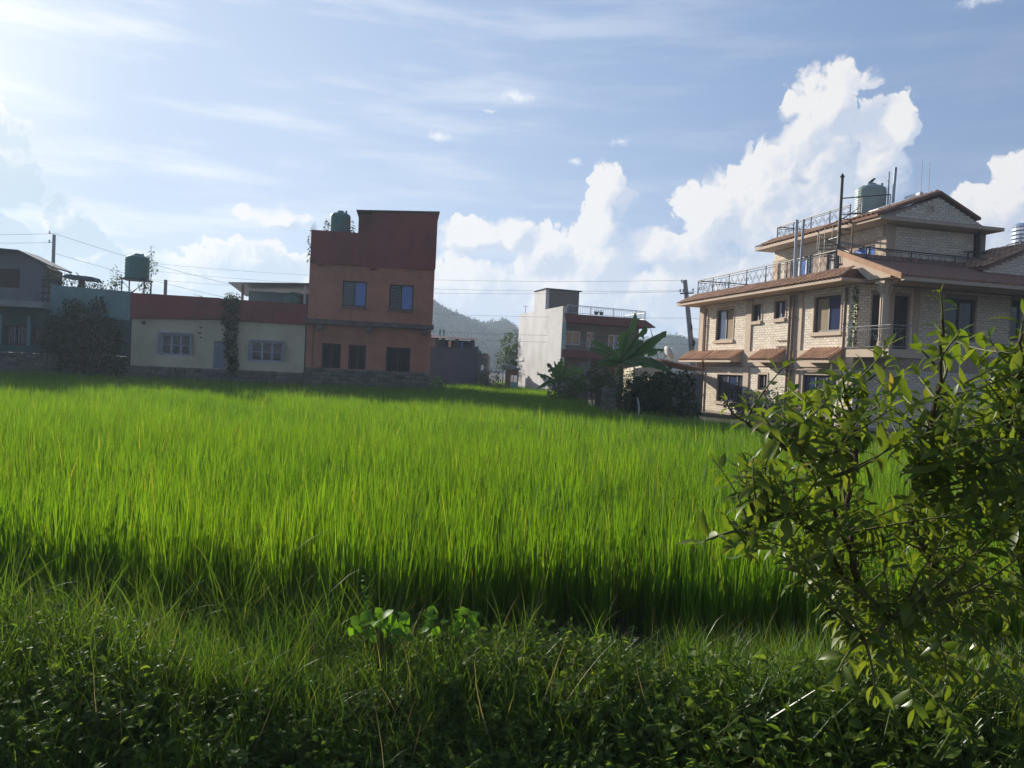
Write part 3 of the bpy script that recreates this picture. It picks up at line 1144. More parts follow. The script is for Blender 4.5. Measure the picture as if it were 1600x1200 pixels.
def build_rice():
    rg = np.random.default_rng(21)
    protos = [blade_clump('rice_clump', 21, 0.036, (0.48, 0.88), (0.0072, 0.013), 0.075, (0.0, 0.24), 5, rg) for _ in range(8)]
    P = []
    for (ya, yb, sp) in ((4.9, 13.5, 0.135), (13.5, 26, 0.18), (26, 62, 0.23)):
        for y in np.arange(ya, yb, sp):
            lim = 0.74 * y + 3.0
            xa = -lim if y < 37 else -5.5
            xb = lim if y < 24 else 3.2
            xs = np.arange(xa, xb, sp)
            jx = xs + rg.uniform(-.45, .45, len(xs)) * sp
            jy = y + rg.uniform(-.45, .45, len(xs)) * sp
            for a, b in zip(jx, jy):
                if in_paddy(a, b):
                    P.append((a, b, 0.0, sp))
    P = np.array(P)
    n = len(P)
    x, y = P[:, 0], P[:, 1]
    patch = 0.5 + 0.25 * np.sin(x * 0.55 + 1.3 * np.sin(y * 0.31)) + 0.25 * np.sin(y * 0.8 + x * 0.23)
    h = 0.93 + 0.10 * (patch - 0.5) + rg.normal(0, 0.085, n)
    h[rg.random(n) < 0.03] *= 1.13
    w = np.where(P[:, 3] < .15, 1.0, np.where(P[:, 3] < .19, 1.3, 1.7))
    sc = np.stack([w, w, h], 1)
    rot = np.stack([rg.normal(0, .03, n), rg.normal(.01, .03, n), rg.uniform(0, 6.28, n)], 1)
    pts = np.stack([x, y, np.zeros(n)], 1)
    o = scatter('rice_plants', pts, rot, sc, rg.integers(0, 8, n), protos, 'rice')
    return n


N_RICE = build_rice()


# ---------------------------------------------------------------- bank growth
def sprig(name, rg, n_leaf, h, size, rounded, spread=0.10, stems=4):
    V, F = [], []
    m = MB()
    src = LEAF_ROUND if rounded else LEAF_SMALL
    for s in range(stems):
        a = rg.uniform(0, 6.28)
        tip = np.array((math.cos(a) * spread * rg.uniform(.3, 1.3), math.sin(a) * spread * rg.uniform(.3, 1.3), h * rg.uniform(.5, 1.1)))
        mid = tip * np.array((.35, .35, .6))
        V0 = [(0, 0, 0), tuple(mid), tuple(tip)]
        m.tube(V0, [0.003, 0.0022, 0.001], 3, False)
        for k in range(max(2, n_leaf // stems)):
            t = rg.uniform(.2, 1)
            p = mid * (2 * t * (1 - t)) + tip * t * t
            az = rg.uniform(0, 6.28)
            d = np.array((math.cos(az), math.sin(az), rg.uniform(-.35, .7)))
            leaves_into(V, F, src, frame_dir(d, (rg.normal() * .4, rg.normal() * .4, 1)), p, size * rg.uniform(.6, 1.3))
    m.add(V, F)
    return m.mesh(name)


def bank_points(rg, n, y0, y1, xw=0.80, bias=1.0):
    y = y0 + (y1 - y0) * rg.random(n) ** bias
    x = rg.uniform(-1, 1, n) * (xw * y + 1.2)
    return np.stack([x, y, ground_z(x, y) - 0.01], 1)


def build_bank():
    rg = np.random.default_rng(8)
    # low leafy weeds
    protos = [sprig('weed_sprig', rg, 26, rg.uniform(.12, .26), rg.uniform(.020, .034), k % 2 == 0, .11) for k in range(7)]
    pts = bank_points(rg, 4300, 2.3, 4.9)
    n = len(pts)
    s = rg.uniform(.6, 1.35, n)
    clump = 0.5 + 0.5 * np.sin(pts[:, 0] * 2.1 + 1.7 * np.sin(pts[:, 1] * 1.7))
    s *= 0.75 + 0.55 * clump
    s *= 1 + 0.8 * np.clip(1 - np.abs(pts[:, 0] - 1.9) / 1.3, 0, 1) * (pts[:, 1] < 4)
    s *= 1 - .35 * np.clip(pts[:, 1] - 4.0, 0, 1)
    rot = np.stack([rg.normal(0, .15, n), rg.normal(0, .15, n), rg.uniform(0, 6.28, n)], 1)
    scatter('weeds', pts, rot, np.stack([s, s, s], 1), rg.integers(0, 7, n), protos, 'weed')
    # a creeping mat hugging the bank
    protos = [sprig('creeper_sprig', rg, 30, .07, .024, True, .13, 5) for k in range(4)]
    pts = bank_points(rg, 4600, 2.3, 5.0)
    n = len(pts)
    s = rg.uniform(.7, 1.4, n)
    rot = np.stack([rg.normal(0, .1, n), rg.normal(0, .1, n), rg.uniform(0, 6.28, n)], 1)
    scatter('ground_cover', pts, rot, np.stack([s, s, s], 1), rg.integers(0, 4, n), protos, 'weed')
    # thin grasses, more of them on the left and by the paddy edge
    protos = [blade_clump('grass_clump', 13, 0.03, (0.20, 0.55), (0.003, 0.0065), 0.30, (0.3, 1.5), 5, rg) for _ in range(7)]
    pts = bank_points(rg, 8600, 2.4, 5.2)
    keep = rg.random(len(pts)) < np.clip(0.80 + 0.33 * (pts[:, 0] < -0.6) + 0.35 * (pts[:, 1] > 3.7), 0, 1)
    pts = pts[keep]
    n = len(pts)
    s = rg.uniform(.55, 1.15, n) * np.clip(0.68 + 0.16 * (pts[:, 0] < -1) + .25 * (pts[:, 0] > 1.0) - .38 * np.clip(pts[:, 1] - 3.9, 0, 1.2) - .18 * (pts[:, 1] < 3.4), .3, 2)
    rot = np.stack([rg.normal(0, .12, n), rg.normal(.12, .12, n), rg.uniform(0, 6.28, n)], 1)
    scatter('grass', pts, rot, np.stack([s, s, s], 1), rg.integers(0, 7, n), protos, 'grass')
    # long thin grasses in loose groups along the foot of the paddy
    protos = [blade_clump('long_grass_clump', 10, 0.04, (0.38, 0.85), (0.003, 0.0055), 0.28, (0.25, 1.3), 6, rg) for _ in range(5)]
    n = 330
    x = np.concatenate([rg.normal(-2.3, .9, 140), rg.normal(-.9, .5, 70), rg.uniform(-3.5, 4.5, n - 210)])
    y = rg.uniform(4.15, 5.0, n)
    s = rg.uniform(.45, .95, n) * np.where(x < -.6, 1.0, .62)
    rot = np.stack([rg.normal(0, .1, n), rg.normal(.22, .15, n), rg.uniform(0, 6.28, n)], 1)
    scatter('long_grass', np.stack([x, y, ground_z(x, y) - .01], 1), rot, np.stack([s, s, s], 1), rg.integers(0, 5, n), protos, 'grass')
    # dry straw lying and leaning among it
    protos = [blade_clump('dry_stalk_clump', 3, 0.05, (0.25, 0.6), (0.0025, 0.005), 0.75, (0.1, 1.6), 5, rg) for _ in range(4)]
    pts = bank_points(rg, 230, 2.2, 5.1)
    n = len(pts)
    pts[:, 2] += .03
    s = rg.uniform(.5, 1.0, n)
    rot = np.stack([rg.normal(0, .3, n), rg.normal(.1, .3, n), rg.uniform(0, 6.28, n)], 1)
    scatter('dry_straw', pts, rot, np.stack([s, s, s], 1), rg.integers(0, 4, n), protos, 'straw')


build_bank()


# ---------------------------------------------------------------- the moist air between here and the hills
def build_haze():
    m, t, out = mat_new('haze_air')
    vol = t.node('ShaderNodeVolumePrincipled')
    vol.inputs['Color'].default_value = (0.70, 0.84, 1.0, 1)
    vol.inputs['Density'].default_value = 0.0010
    vol.inputs['Anisotropy'].default_value = 0.25
    t.l.new(vol.outputs[0], out.inputs['Volume'])
    o = MB().box(-800, 800, -60, 600, -1.2, 52).build('haze', m)
    tag(o, kind='stuff')


build_haze()

# ================================================================== LEFT ROW OF HOUSES
FRAME_O = (-9.537, 35.5, 0.0)
ROT_O = R(8)


def house_o(name, label, cat='house'):
    return thing(name, label, cat, FRAME_O, ROT_O)


# ---- terracotta house of three storeys
def build_orange():
    t = house_o('terracotta_house', 'tall terracotta house with a dark red top storey and two blue glazed upper windows')
    ground_holes = [(0.74, 1.60, 1.44, 2.57), (1.94, 2.74, 1.44, 2.57), (3.66, 4.78, 1.40, 2.54)]
    m = MB()
    m.wall(0.02, 5.70, 1.40, 3.42, 0, 0.25, ground_holes)
    m.wall(0.02, 5.70, 0.0, 1.40, 0.2, 0.25)
    m.box(0.02, 0.24, 0.25, 8.0, 0.0, 3.42)
    m.box(5.48, 5.70, 0.25, 8.0, 0.0, 3.42)
    m.box(0.24, 5.48, 7.8, 8.0, 0.0, 3.42)
    m.build('wall', 'orange', t)
    up_holes = [(1.56, 2.65, 4.31, 5.49), (3.69, 4.80, 4.27, 5.45)]
    m = MB()
    m.wall(0.05, 5.73, 3.66, 6.30, -0.10, 0.15, up_holes)
    m.box(0.05, 0.27, 0.15, 8.0, 3.66, 6.30)
    m.box(5.51, 5.73, 0.15, 8.0, 3.66, 6.30)
    m.box(0.27, 5.51, 7.8, 8.0, 3.66, 6.30)
    m.build('upper_wall', 'orange', t)
    m = MB()
    m.wall(0.06, 5.76, 6.302, 7.70, -0.13, 0.07)
    m.box(0.06, 0.26, 0.07, 8.0, 6.302, 7.70)
    m.box(5.56, 5.76, 0.07, 8.0, 6.302, 7.70)
    m.box(0.26, 5.56, 7.8, 8.0, 6.302, 7.70)
    m.build('parapet', 'maroon', t)
    m = MB()      # raised stair head over the right part
    m.hexa([(2.74, -0.13, 7.70), (5.76, -0.13, 7.70), (5.76, 3.6, 7.70), (2.74, 3.6, 7.70), (2.74, -0.13, 8.68), (5.76, -0.13, 8.88), (5.76, 3.6, 8.88), (2.74, 3.6, 8.68)])
    m.hexa([(2.12, 0.35, 7.40), (2.738, 0.35, 7.40), (2.738, 3.6, 7.40), (2.12, 3.6, 7.40), (2.12, 0.35, 8.63), (2.738, 0.35, 8.67), (2.738, 3.6, 8.67), (2.12, 3.6, 8.63)])
    m.build('stair_head', 'maroon', t)
    m = MB()
    m.hexa([(2.04, -0.20, 8.69), (5.84, -0.20, 8.895), (5.84, 3.7, 8.895), (2.04, 3.7, 8.69), (2.04, -0.20, 8.74), (5.84, -0.20, 8.945), (5.84, 3.7, 8.945), (2.04, 3.7, 8.74)])
    m.build('coping', 'raw_concrete', t)
    m = MB()
    m.box(0.25, 5.5, 0.1, 7.8, 6.9, 7.05)
    m.build('roof_slab', 'concrete', t)
    # rough floor slab edge between the storeys, with beam ends
    m = MB()
    segs = np.linspace(-0.02, 5.80, 14)
    for a, b in zip(segs, segs[1:]):
        z = 3.425 + random.uniform(0, .02)
        m.box(a, b - .002, -0.30 - random.uniform(0, .04), 0.3, z, 3.655 - random.uniform(0, .02))
    m.build('floor_slab', 'raw_concrete', t)
    for u, z, w, mt in ((0.62, 3.15, .24, 'raw_concrete'), (2.86, 3.17, .26, 'raw_concrete'), (5.42, 3.17, .24, 'raw_concrete'), (2.92, 6.06, .28, 'maroon'), (0.55, 6.10, .24, 'maroon')):
        m = MB()
        y = -0.30 if z < 4 else -0.34
        m.box(u - w / 2, u + w / 2, y, 0.05, z, z + .25)
        m.build('beam_end', mt, t)
    m = MB()
    m.box(0.05, 5.72, -0.175, -0.10, 6.20, 6.298)
    m.build('string_course', 'maroon', t)
    stone_wall(t, 0.0, 5.68, 0.25, 1.42, -0.12, 0.32, lrow=(0.22, 0.55))
    glazed(t, 1.56, 2.65, 4.31, 5.49, -0.04, 'frame_dark', ['glass_dark', 'glass_blue'], fw=0.06)
    w2 = glazed(t, 3.69, 4.80, 4.27, 5.45, -0.04, 'frame_dark', ['glass_dark', 'glass_blue'], fw=0.06)
    g = MB()
    for k in range(5):
        xx = 3.76 + 0.09 * k
        g.box(xx - .01, xx + .01, -0.075, -0.06, 4.33, 5.39)
    for k in range(6):
        zz = 4.42 + 0.17 * k
        g.box(3.74, 4.20, -0.06, -0.046, zz - .01, zz + .01)
    g.build('grille', 'dark_metal', w2)
    # ground-floor openings: unglazed, dark, with loose shutters and bars
    for (a, b, c, d) in ground_holes:
        m = MB()
        m.box(a, a + .06, 0.06, 0.14, c, d)
        m.box(b - .06, b, 0.06, 0.14, c, d)
        m.box(a + .06, b - .06, 0.06, 0.14, d - .06, d)
        m.box((a + b) / 2 - .03, (a + b) / 2 + .03, 0.06, 0.14, c, d - .06)
        f = m.build('window', 'frame_brown', t)
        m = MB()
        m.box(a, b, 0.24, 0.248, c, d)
        m.build('unlit_room_sheet', 'void', f)  # near-black sheet, its colour stands in for the unlit room behind
        m = MB()
        for k in range(7):
            xx = a + .06 + (b - a - .12) * (k + .5) / 7
            m.box(xx - .008, xx + .008, 0.08, 0.096, c, d - .06)
        m.build('grille', 'dark_metal', f)
    # drainpipe stub and wall cable
    m = MB()
    m.tube([(0.32, -0.03, 1.5), (0.33, -0.03, 3.4)], 0.03, 6)
    m.build('drainpipe', 'pvc', t)
    water_tank('water_tank', 'dark green ribbed water tank on the roof of the terracotta house', 0.47, 1.25, 'tank_green', (-9.537 + 1.05, 35.5 + 1.35, 7.60), 0)
    m = MB()
    m.box(.6, 1.7, .5, 1.8, 7.05, 7.60)
    m.build('tank_base', 'raw_concrete', t)
    for k in range(4):
        m = MB()
        m.tube([(.09 + .05 * k, .02 * (k % 2), 7.6), (.07 + .06 * k, .01, 7.95 + .07 * (k % 3))], .008, 4)
        m.build('rebar', 'dark_metal', t)
    for (u0_, u1_, z_) in ((1.50, 2.71, 4.28), (3.63, 4.86, 4.24)):
        m = MB()
        m.box(u0_, u1_, -.17, -.102, z_ - .06, z_)
        m.build('sill', 'raw_concrete', t)
    # creeper by the tank and on the left edge
    o = leaf_cloud('roof_creeper', None, 'vine', [(1.75, 1.2, 8.05, .10, .2, .4), (0.62, 1.0, 8.0, .1, .2, .45), (0.02, -0.05, 7.2, .07, .15, .55), (-.02, 0, 6.5, .06, .1, .25)], 260, 0.13, seed=5)
    o.location = FRAME_O
    o.rotation_euler = (0, 0, ROT_O)
    tag(o, 'creeper sprigs round the green tank and red parapet of the terracotta house', 'creeper')


build_orange()


# ---- cream house, one storey
def lilac_window(t, a, b, c, d):
    f = glazed(t, a, b, c, d, 0.03, 'frame_lilac', ['glass_dark'] * 3, fw=0.085, rows=2)
    for k in range(3):
        x0 = a + 0.10 + (b - a - .1) * k / 3
        w = (b - a - .1) / 3 - .1
        for j in range(3):
            m = MB()
            z = c + .1 + (d - c - .1) * (j + .5) / 3 - .02
            m.box(x0 + .0, x0 + w, 0.012, 0.026, z - .008, z + .008)
            m.build('bar', 'dark_metal', f)
    # an outward shutter leaf on either side
    for s, x in ((-1, a), (1, b)):
        m = MB()
        y1 = -0.20
        m.prism([(x, 0.0, c + .03), (x, 0.025, c + .03), (x + s * .07, y1 + .02, c + .03), (x + s * .07, y1, c + .03)], (0, 0, 0), (0, 0, d - c - .06))
        m.build('shutter', 'frame_lilac', f)
    m = MB()
    m.box(a - .06, b + .06, -0.06, 0.0, d + .003, d + .06)
    m.build('lintel', 'frame_lilac', f)
    return f


def build_cream():
    t = house_o('cream_house', 'long low cream house with a dark red parapet and lilac framed windows')
    holes = [(-6.30, -5.00, 1.68, 2.66), (-2.42, -0.98, 1.58, 2.52), (-4.02, -3.52, 1.18, 2.42)]
    m = MB()
    m.wall(-7.56, -0.04, 1.16, 3.36, 0, 0.25, holes)
    m.box(-7.56, -7.34, 0.25, 7, 0, 3.36)
    m.box(-0.26, -0.04, 0.25, 7, 0, 3.36)
    m.box(-7.34, -0.26, 6.8, 7, 0, 3.36)
    m.box(-7.34, -0.26, 0.249, 0.259, 1.16, 3.3)
    m.build('wall', 'cream', t)
    m = MB()
    m.hexa([(-7.60, -0.12, 3.24), (-3.84, -0.12, 3.40), (-3.84, 0.12, 3.40), (-7.60, 0.12, 3.24), (-7.60, -0.12, 4.37), (-3.84, -0.12, 4.36), (-3.84, 0.12, 4.36), (-7.60, 0.12, 4.37)])
    m.hexa([(-3.838, -0.12, 3.40), (-0.03, -0.12, 3.36), (-0.03, 0.12, 3.36), (-3.838, 0.12, 3.40), (-3.838, -0.12, 4.34), (-0.03, -0.12, 4.30), (-0.03, 0.12, 4.30), (-3.838, 0.12, 4.34)])
    m.box(-7.60, -7.40, 0.12, 7, 3.4, 4.30)
    m.build('parapet', 'maroon', t)
    m = MB()
    m.box(-7.40, -0.05, 0.12, 7, 3.42, 3.56)
    m.build('roof_slab', 'concrete', t)
    lilac_window(t, *holes[0])
    lilac_window(t, *holes[1])
    m = MB()
    m.box(-4.02, -3.52, 0.05, 0.10, 1.18, 2.42)
    d = m.build('door', 'door', t)
    for k in range(3):
        m = MB()
        x = -3.98 + .155 * k
        m.box(x, x + .12, 0.03, 0.05, 1.25, 2.36)
        m.build('plank', 'door', d)
    m = MB()
    m.tube([(-7.02, 0, 3.08), (-7.02, -0.12, 3.10)], 0.02, 6)
    m.lathe([(0.03, 0), (0.07, .05), (0.075, .12), (0.03, .15)], (-7.02, -0.15, 3.01), 10)
    m.build('wall_lamp', 'frame_dark', t)
    for (x, z, w) in ((-4.62, 3.0, .05), (-4.66, 2.75, .07), (-4.60, 2.55, .05), (-4.28, 3.45, .16)):
        m = MB()
        m.box(x - w, x + w, -0.03 if z < 3.2 else -0.16, 0.0, z - .03, z + .03)
        m.build('bracket', 'raw_concrete', t)
    stone_wall(t, -7.60, -0.02, 0.20, 1.155, -0.10, 0.3, hrow=(.14, .24), lrow=(.25, .6))
    # square stub of a column above the roof
    m = MB()
    m.box(-6.62, -6.50, 1.2, 1.32, 3.56, 5.15)
    m.build('column_stub', 'pole_grey', t)
    # lean-to shelter on the roof, with its posts and back sheets
    s = house_o('roof_shelter', 'grey sheet metal shelter on the flat roof between cream and terracotta houses', 'shelter')
    m = MB()
    m.hexa([(-3.62, 0.5, 5.12), (-0.02, 0.5, 5.30), (-0.02, 4.6, 5.02), (-3.62, 4.6, 4.84), (-3.62, 0.5, 5.15), (-0.02, 0.5, 5.33), (-0.02, 4.6, 5.05), (-3.62, 4.6, 4.87)])
    m.build('roof_sheet', 'sheet', s)
    m = MB()
    for k in range(12):
        a = -3.05 + 3.0 * k / 12
        m.box(a, a + .248, 2.3 + .02 * (k % 2), 2.32 + .02 * (k % 2), 3.56, 4.96)
    m.build('back_sheet', 'blue_sheet', s)
    for x in (-3.02, -0.22):
        m = MB()
        m.box(x - .05, x + .05, 0.7, 0.8, 3.56, 5.10 if x < -1 else 5.24)
        m.build('post', 'frame_white' if x > -1 else 'wood', s)
    c, sn = math.cos(ROT_O), math.sin(ROT_O)
    x, y = -0.82, 1.3
    water_tank('water_tank', 'bright green water tank half hidden under the sheet metal shelter', 0.45, 1.32, 'tank_green', (FRAME_O[0] + x * c - y * sn, FRAME_O[1] + x * sn + y * c, 3.56), 0)
    # creeper hanging from the parapet to the ground
    v = house_o('climbing_vine', 'dark green vine hanging down the cream wall beside the door', 'vine')
    m = MB()
    for k in range(4):
        x = -3.4 + .12 * k
        m.tube([(x, -0.14, 4.4), (x + .05, -0.16, 3.3), (x - .05, -.05, 2.2), (x + .02, -.06, 1.0)], [.02, .018, .015, .012], 5)
    m.build('stem', 'bark', v)
    leaf_cloud('foliage', v, 'vine', [(-3.35, -0.22, 4.15, .42, .14, .36), (-3.33, -0.22, 3.5, .36, .16, .5), (-3.30, -0.12, 2.7, .30, .14, .6), (-3.22, -0.12, 1.9, .28, .13, .6), (-3.18, -0.12, 1.3, .26, .12, .4)], 1500, 0.11, True, seed=7)
    p = house_o('parapet_plant', 'small leafy plant on top of the cream house parapet', 'plant')
    leaf_cloud('foliage', p, 'shrub', [(-3.3, 0.1, 4.52, .38, .2, .14), (-4.8, 0, 4.42, .2, .12, .06)], 130, 0.10, seed=8)
    m = MB()
    m.tube([(-3.3, .1, 4.34), (-3.25, .1, 4.5)], .015, 5)
    m.build('stem', 'stem', p)


build_cream()


# ---- teal house and its roof clutter
def build_teal():
    t = house_o('teal_house', 'low teal plastered house with a flat roof, half hidden by dark creepers')
    holes = [(-9.80, -8.10, 1.70, 2.68)]
    m = MB()
    m.wall(-10.92, -7.62, 1.55, 3.14, 0, 0.25, holes)
    m.box(-10.92, -10.7, .25, 7, 0, 3.14)
    m.box(-7.84, -7.62, .25, 7, 0, 3.14)
    m.build('wall', 'dark_teal', t)
    m = MB()
    m.hexa([(-10.93, -.06, 3.142), (-7.61, -.06, 3.142), (-7.61, .2, 3.142), (-10.93, .2, 3.142), (-10.93, -.06, 4.52), (-7.61, -.06, 4.42), (-7.61, .2, 4.42), (-10.93, .2, 4.52)])
    m.build('parapet', 'teal', t)
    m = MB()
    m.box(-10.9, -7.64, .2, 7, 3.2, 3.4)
    m.box(-9.8, -8.1, .255, .265, 1.6, 2.75)  # sheet behind the window, coloured dark as the unlit room
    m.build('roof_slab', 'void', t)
    glazed(t, -9.70, -8.20, 1.72, 2.66, 0.08, 'frame_brown', ['glass_dark'] * 3, fw=.08, bars=8)
    stone_wall(t, -10.95, -7.62, 0.2, 1.54, -0.12, .3, lrow=(.25, .6))
    # creeper mass in front of it
    b = house_o('bushy_creeper', 'dark bushy creeper spreading over the teal house wall', 'creeper')
    m = MB()
    for k in range(5):
        m.tube([(-9.3 + .1 * k, -.5, .1), (-9.4 + .2 * k, -.4, 1.6), (-9.9 + .5 * k, -.3, 3.2)], [.05, .04, .02], 6)
    m.build('trunk', 'bark', b)
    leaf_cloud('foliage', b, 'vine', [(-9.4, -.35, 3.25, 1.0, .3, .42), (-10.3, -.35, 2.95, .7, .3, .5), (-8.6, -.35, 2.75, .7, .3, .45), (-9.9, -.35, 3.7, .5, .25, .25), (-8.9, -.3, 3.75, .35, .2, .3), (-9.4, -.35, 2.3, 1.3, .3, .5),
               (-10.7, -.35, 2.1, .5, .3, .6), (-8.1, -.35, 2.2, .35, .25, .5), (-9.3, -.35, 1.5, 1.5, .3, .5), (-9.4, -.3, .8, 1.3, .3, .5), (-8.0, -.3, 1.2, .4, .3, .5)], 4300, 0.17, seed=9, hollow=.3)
    # tank on its stand
    s = house_o('tank_stand', 'thin four legged steel stand under the left roof tank', 'stand')
    m = MB()
    m.box(-8.32, -7.22, .55, 1.65, 5.02, 5.08)
    m.build('platform', 'dark_metal', s)
    for (x, y) in ((-8.25, .62), (-7.29, .62), (-8.25, 1.58), (-7.29, 1.58)):
        m = MB()
        m.tube([(x, y, 3.4), (x, y, 5.02)], .03, 6)
        m.build('leg', 'dark_metal', s)
    m = MB()
    m.tube([(-8.25, .62, 3.9), (-7.29, .62, 4.95)], .012, 4)
    m.tube([(-7.29, .62, 3.9), (-8.25, .62, 4.95)], .012, 4)
    m.build('brace', 'dark_metal', s)
    c, sn = math.cos(ROT_O), math.sin(ROT_O)

    def wpt(x, y):
        return FRAME_O[0] + x * c - y * sn, FRAME_O[1] + x * sn + y * c
    x, y = wpt(-7.77, 1.1)
    water_tank('water_tank', 'squat teal green water tank raised on a thin steel stand', .52, 1.13, 'tank_green', (x, y, 5.08), 0, ribs=6)
    cr = house_o('roof_creeper', 'pale straggling creeper climbing round the raised tank on the teal roof', 'creeper')
    leaf_cloud('foliage', cr, 'shrub', [(-7.12, .8, 5.9, .13, .2, .75), (-6.95, .8, 5.6, .14, .2, .3), (-7.3, .7, 4.8, .35, .3, .35), (-8.5, .7, 4.9, .28, .3, .65), (-8.9, .5, 4.65, .5, .3, .25), (-9.7, .5, 4.7, .8, .3, .22), (-10.4, .4, 4.8, .4, .3, .3), (-11.1, .3, 5.0, .35, .3, .35), (-10.9, .4, 4.75, .5, .3, .2), (-9.2, .4, 4.6, .4, .3, .15)], 1300, .11, seed=12, hollow=.2)
    m = MB()
    for (a, b_) in (((-7.15, .8, 3.4), (-7.1, .8, 6.4)), ((-7.4, .7, 4.4), (-7.2, .8, 5.3)), ((-7.9, .7, 4.4), (-7.2, .8, 5.1)), ((-8.6, .7, 4.4), (-8.5, .7, 5.4)), ((-9.6, .5, 4.4), (-9.9, .5, 4.9))):
        m.tube([a, ((a[0] + b_[0]) / 2 + .06, a[1], (a[2] + b_[2]) / 2), b_], [.02, .015, .008], 5)
    m.build('stem', 'bark', cr)
    g = house_o('roof_canopy', 'small flat canopy on a thick post on the teal roof', 'canopy')
    m = MB()
    m.box(-10.20, -9.98, .9, 1.1, 3.4, 5.05)
    m.build('post', 'dark_plaster', g)
    m = MB()
    m.hexa([(-10.75, .5, 4.93), (-9.40, .5, 4.86), (-9.40, 1.6, 4.86), (-10.75, 1.6, 4.93), (-10.62, .6, 5.09), (-9.52, .6, 5.03), (-9.52, 1.5, 5.03), (-10.62, 1.5, 5.09)])
    m.build('canopy_top', 'dark_plaster', g)
    m = MB()
    m.tube([(-10.5, 1, 5.08), (-10.72, 1, 5.25)], .02, 4)
    m.tube([(-10.2, 1, 5.07), (-10.35, 1, 5.22)], .02, 4)
    m.build('rod', 'dark_metal', g)


build_teal()


# ---- grey gabled house at the left edge
def build_gabled():
    t = house_o('gabled_house', 'grey two storey house with a gabled roof at the left edge')
    holes = [(-12.78, -11.92, 1.80, 2.66), (-11.24, -10.97, 1.98, 2.62)]
    m = MB()
    m.wall(-18.0, -10.96, 1.5, 3.45, 0.05, .3, [(-12.78, -11.92, 1.80, 2.66), (-11.66, -11.10, 1.90, 2.62), (-16.2, -15.0, 1.8, 2.66)])
    m.box(-18, -17.8, .3, 8, 0, 3.45)
    m.box(-11.18, -10.96, .3, 8, 0, 3.45)
    m.build('wall', 'dark_teal', t)
    m = MB()
    m.box(-18.2, -10.95, -.75, 7.9, 3.452, 3.72)
    m.build('balcony_slab', 'concrete', t)
    # gabled upper storey
    m = MB()
    m.prism([(-15.8, 1.0, 3.72), (-11.48, 1.0, 3.72), (-11.48, 1.0, 5.30), (-12.55, 1.0, 5.92), (-13.3, 1.0, 5.95), (-15.8, 1.0, 4.6)], (0, 0, 0), (0, 1.4, 0))
    m.build('gable_wall', 'grey_plaster', t)
    for a, b in (((-13.2, 6.02), (-11.18, 5.40)), ((-12.55, 6.0), (-11.18, 5.38))):
        pass
    m = MB()
    m.hexa([(-12.62, .55, 5.965), (-11.12, .55, 5.30), (-11.12, 2.5, 5.30), (-12.62, 2.5, 5.965), (-12.60, .55, 6.03), (-11.10, .55, 5.36), (-11.10, 2.5, 5.36), (-12.60, 2.5, 6.03)])
    m.hexa([(-13.36, .55, 5.985), (-12.622, .55, 5.965), (-12.622, 2.5, 5.965), (-13.36, 2.5, 5.985), (-13.36, .55, 6.05), (-12.622, .55, 6.03), (-12.622, 2.5, 6.03), (-13.36, 2.5, 6.05)])
    m.hexa([(-16.2, .55, 4.55), (-13.362, .55, 5.985), (-13.362, 2.5, 5.985), (-16.2, 2.5, 4.55), (-16.2, .55, 4.62), (-13.362, .55, 6.05), (-13.362, 2.5, 6.05), (-16.2, 2.5, 4.62)])
    m.build('roof', 'dark_plaster', t)
    # shabby upper front: parapet boards and a door
    m = MB()
    m.box(-18.1, -11.3, -.70, -.60, 3.722, 4.25)
    m.build('balcony_wall', 'grey_plaster', t)
    m = MB()
    m.box(-13.6, -12.7, .94, .998, 3.73, 5.2)
    m.build('door', 'dark_door', t)
    for (a, b, c, d) in ((-12.78, -11.92, 1.80, 2.66), (-11.66, -11.10, 1.90, 2.62), (-16.2, -15.0, 1.8, 2.66)):
        glazed(t, a, b, c, d, .12, 'frame_brown', ['glass_dark', 'glass_dark'], fw=.07, bars=5)
    for (a, b) in ((-13.4, -12.9), (-11.86, -11.72)):
        m = MB()
        m.box(a, b, -.03, .05, 1.82, 3.1)
        m.build('pilaster', 'teal', t)
    stone_wall(t, -16.0, -10.97, .2, 1.5, -.12, .3, lrow=(.3, .65))
    # lattice screen on the roof between the gable and the pole
    f = house_o('lattice_screen', 'leaning dark lattice screen beside the grey gable on the roof', 'screen')
    m = MB()
    for k in range(4):
        z = 3.85 + .28 * k
        m.box(-11.48, -10.78, .3, .33, z, z + .09)
    m.build('rail', 'frame_dark', f)
    for k in range(4):
        m = MB()
        x = -11.45 + .21 * k
        m.hexa([(x, .33, 3.72), (x + .06, .33, 3.72), (x + .06, .36, 3.72), (x, .36, 3.72), (x + .03, .33, 4.9), (x + .09, .33, 4.9), (x + .09, .36, 4.9), (x + .03, .36, 4.9)])
        m.build('slat', 'frame_dark', f)


build_gabled()


# ---- poles and wires
def wire(a, b, sag, label, group, r=0.008):
    a, b = Vector(a), Vector(b)
    pts = []
    n = 14
    for i in range(n + 1):
        t = i / n
        p = a.lerp(b, t)
        p.z -= sag * 4 * t * (1 - t)
        pts.append(p)
    o = MB().tube(pts, r, 4, False).build('power_line', 'wire')
    return tag(o, label, 'wire', group)


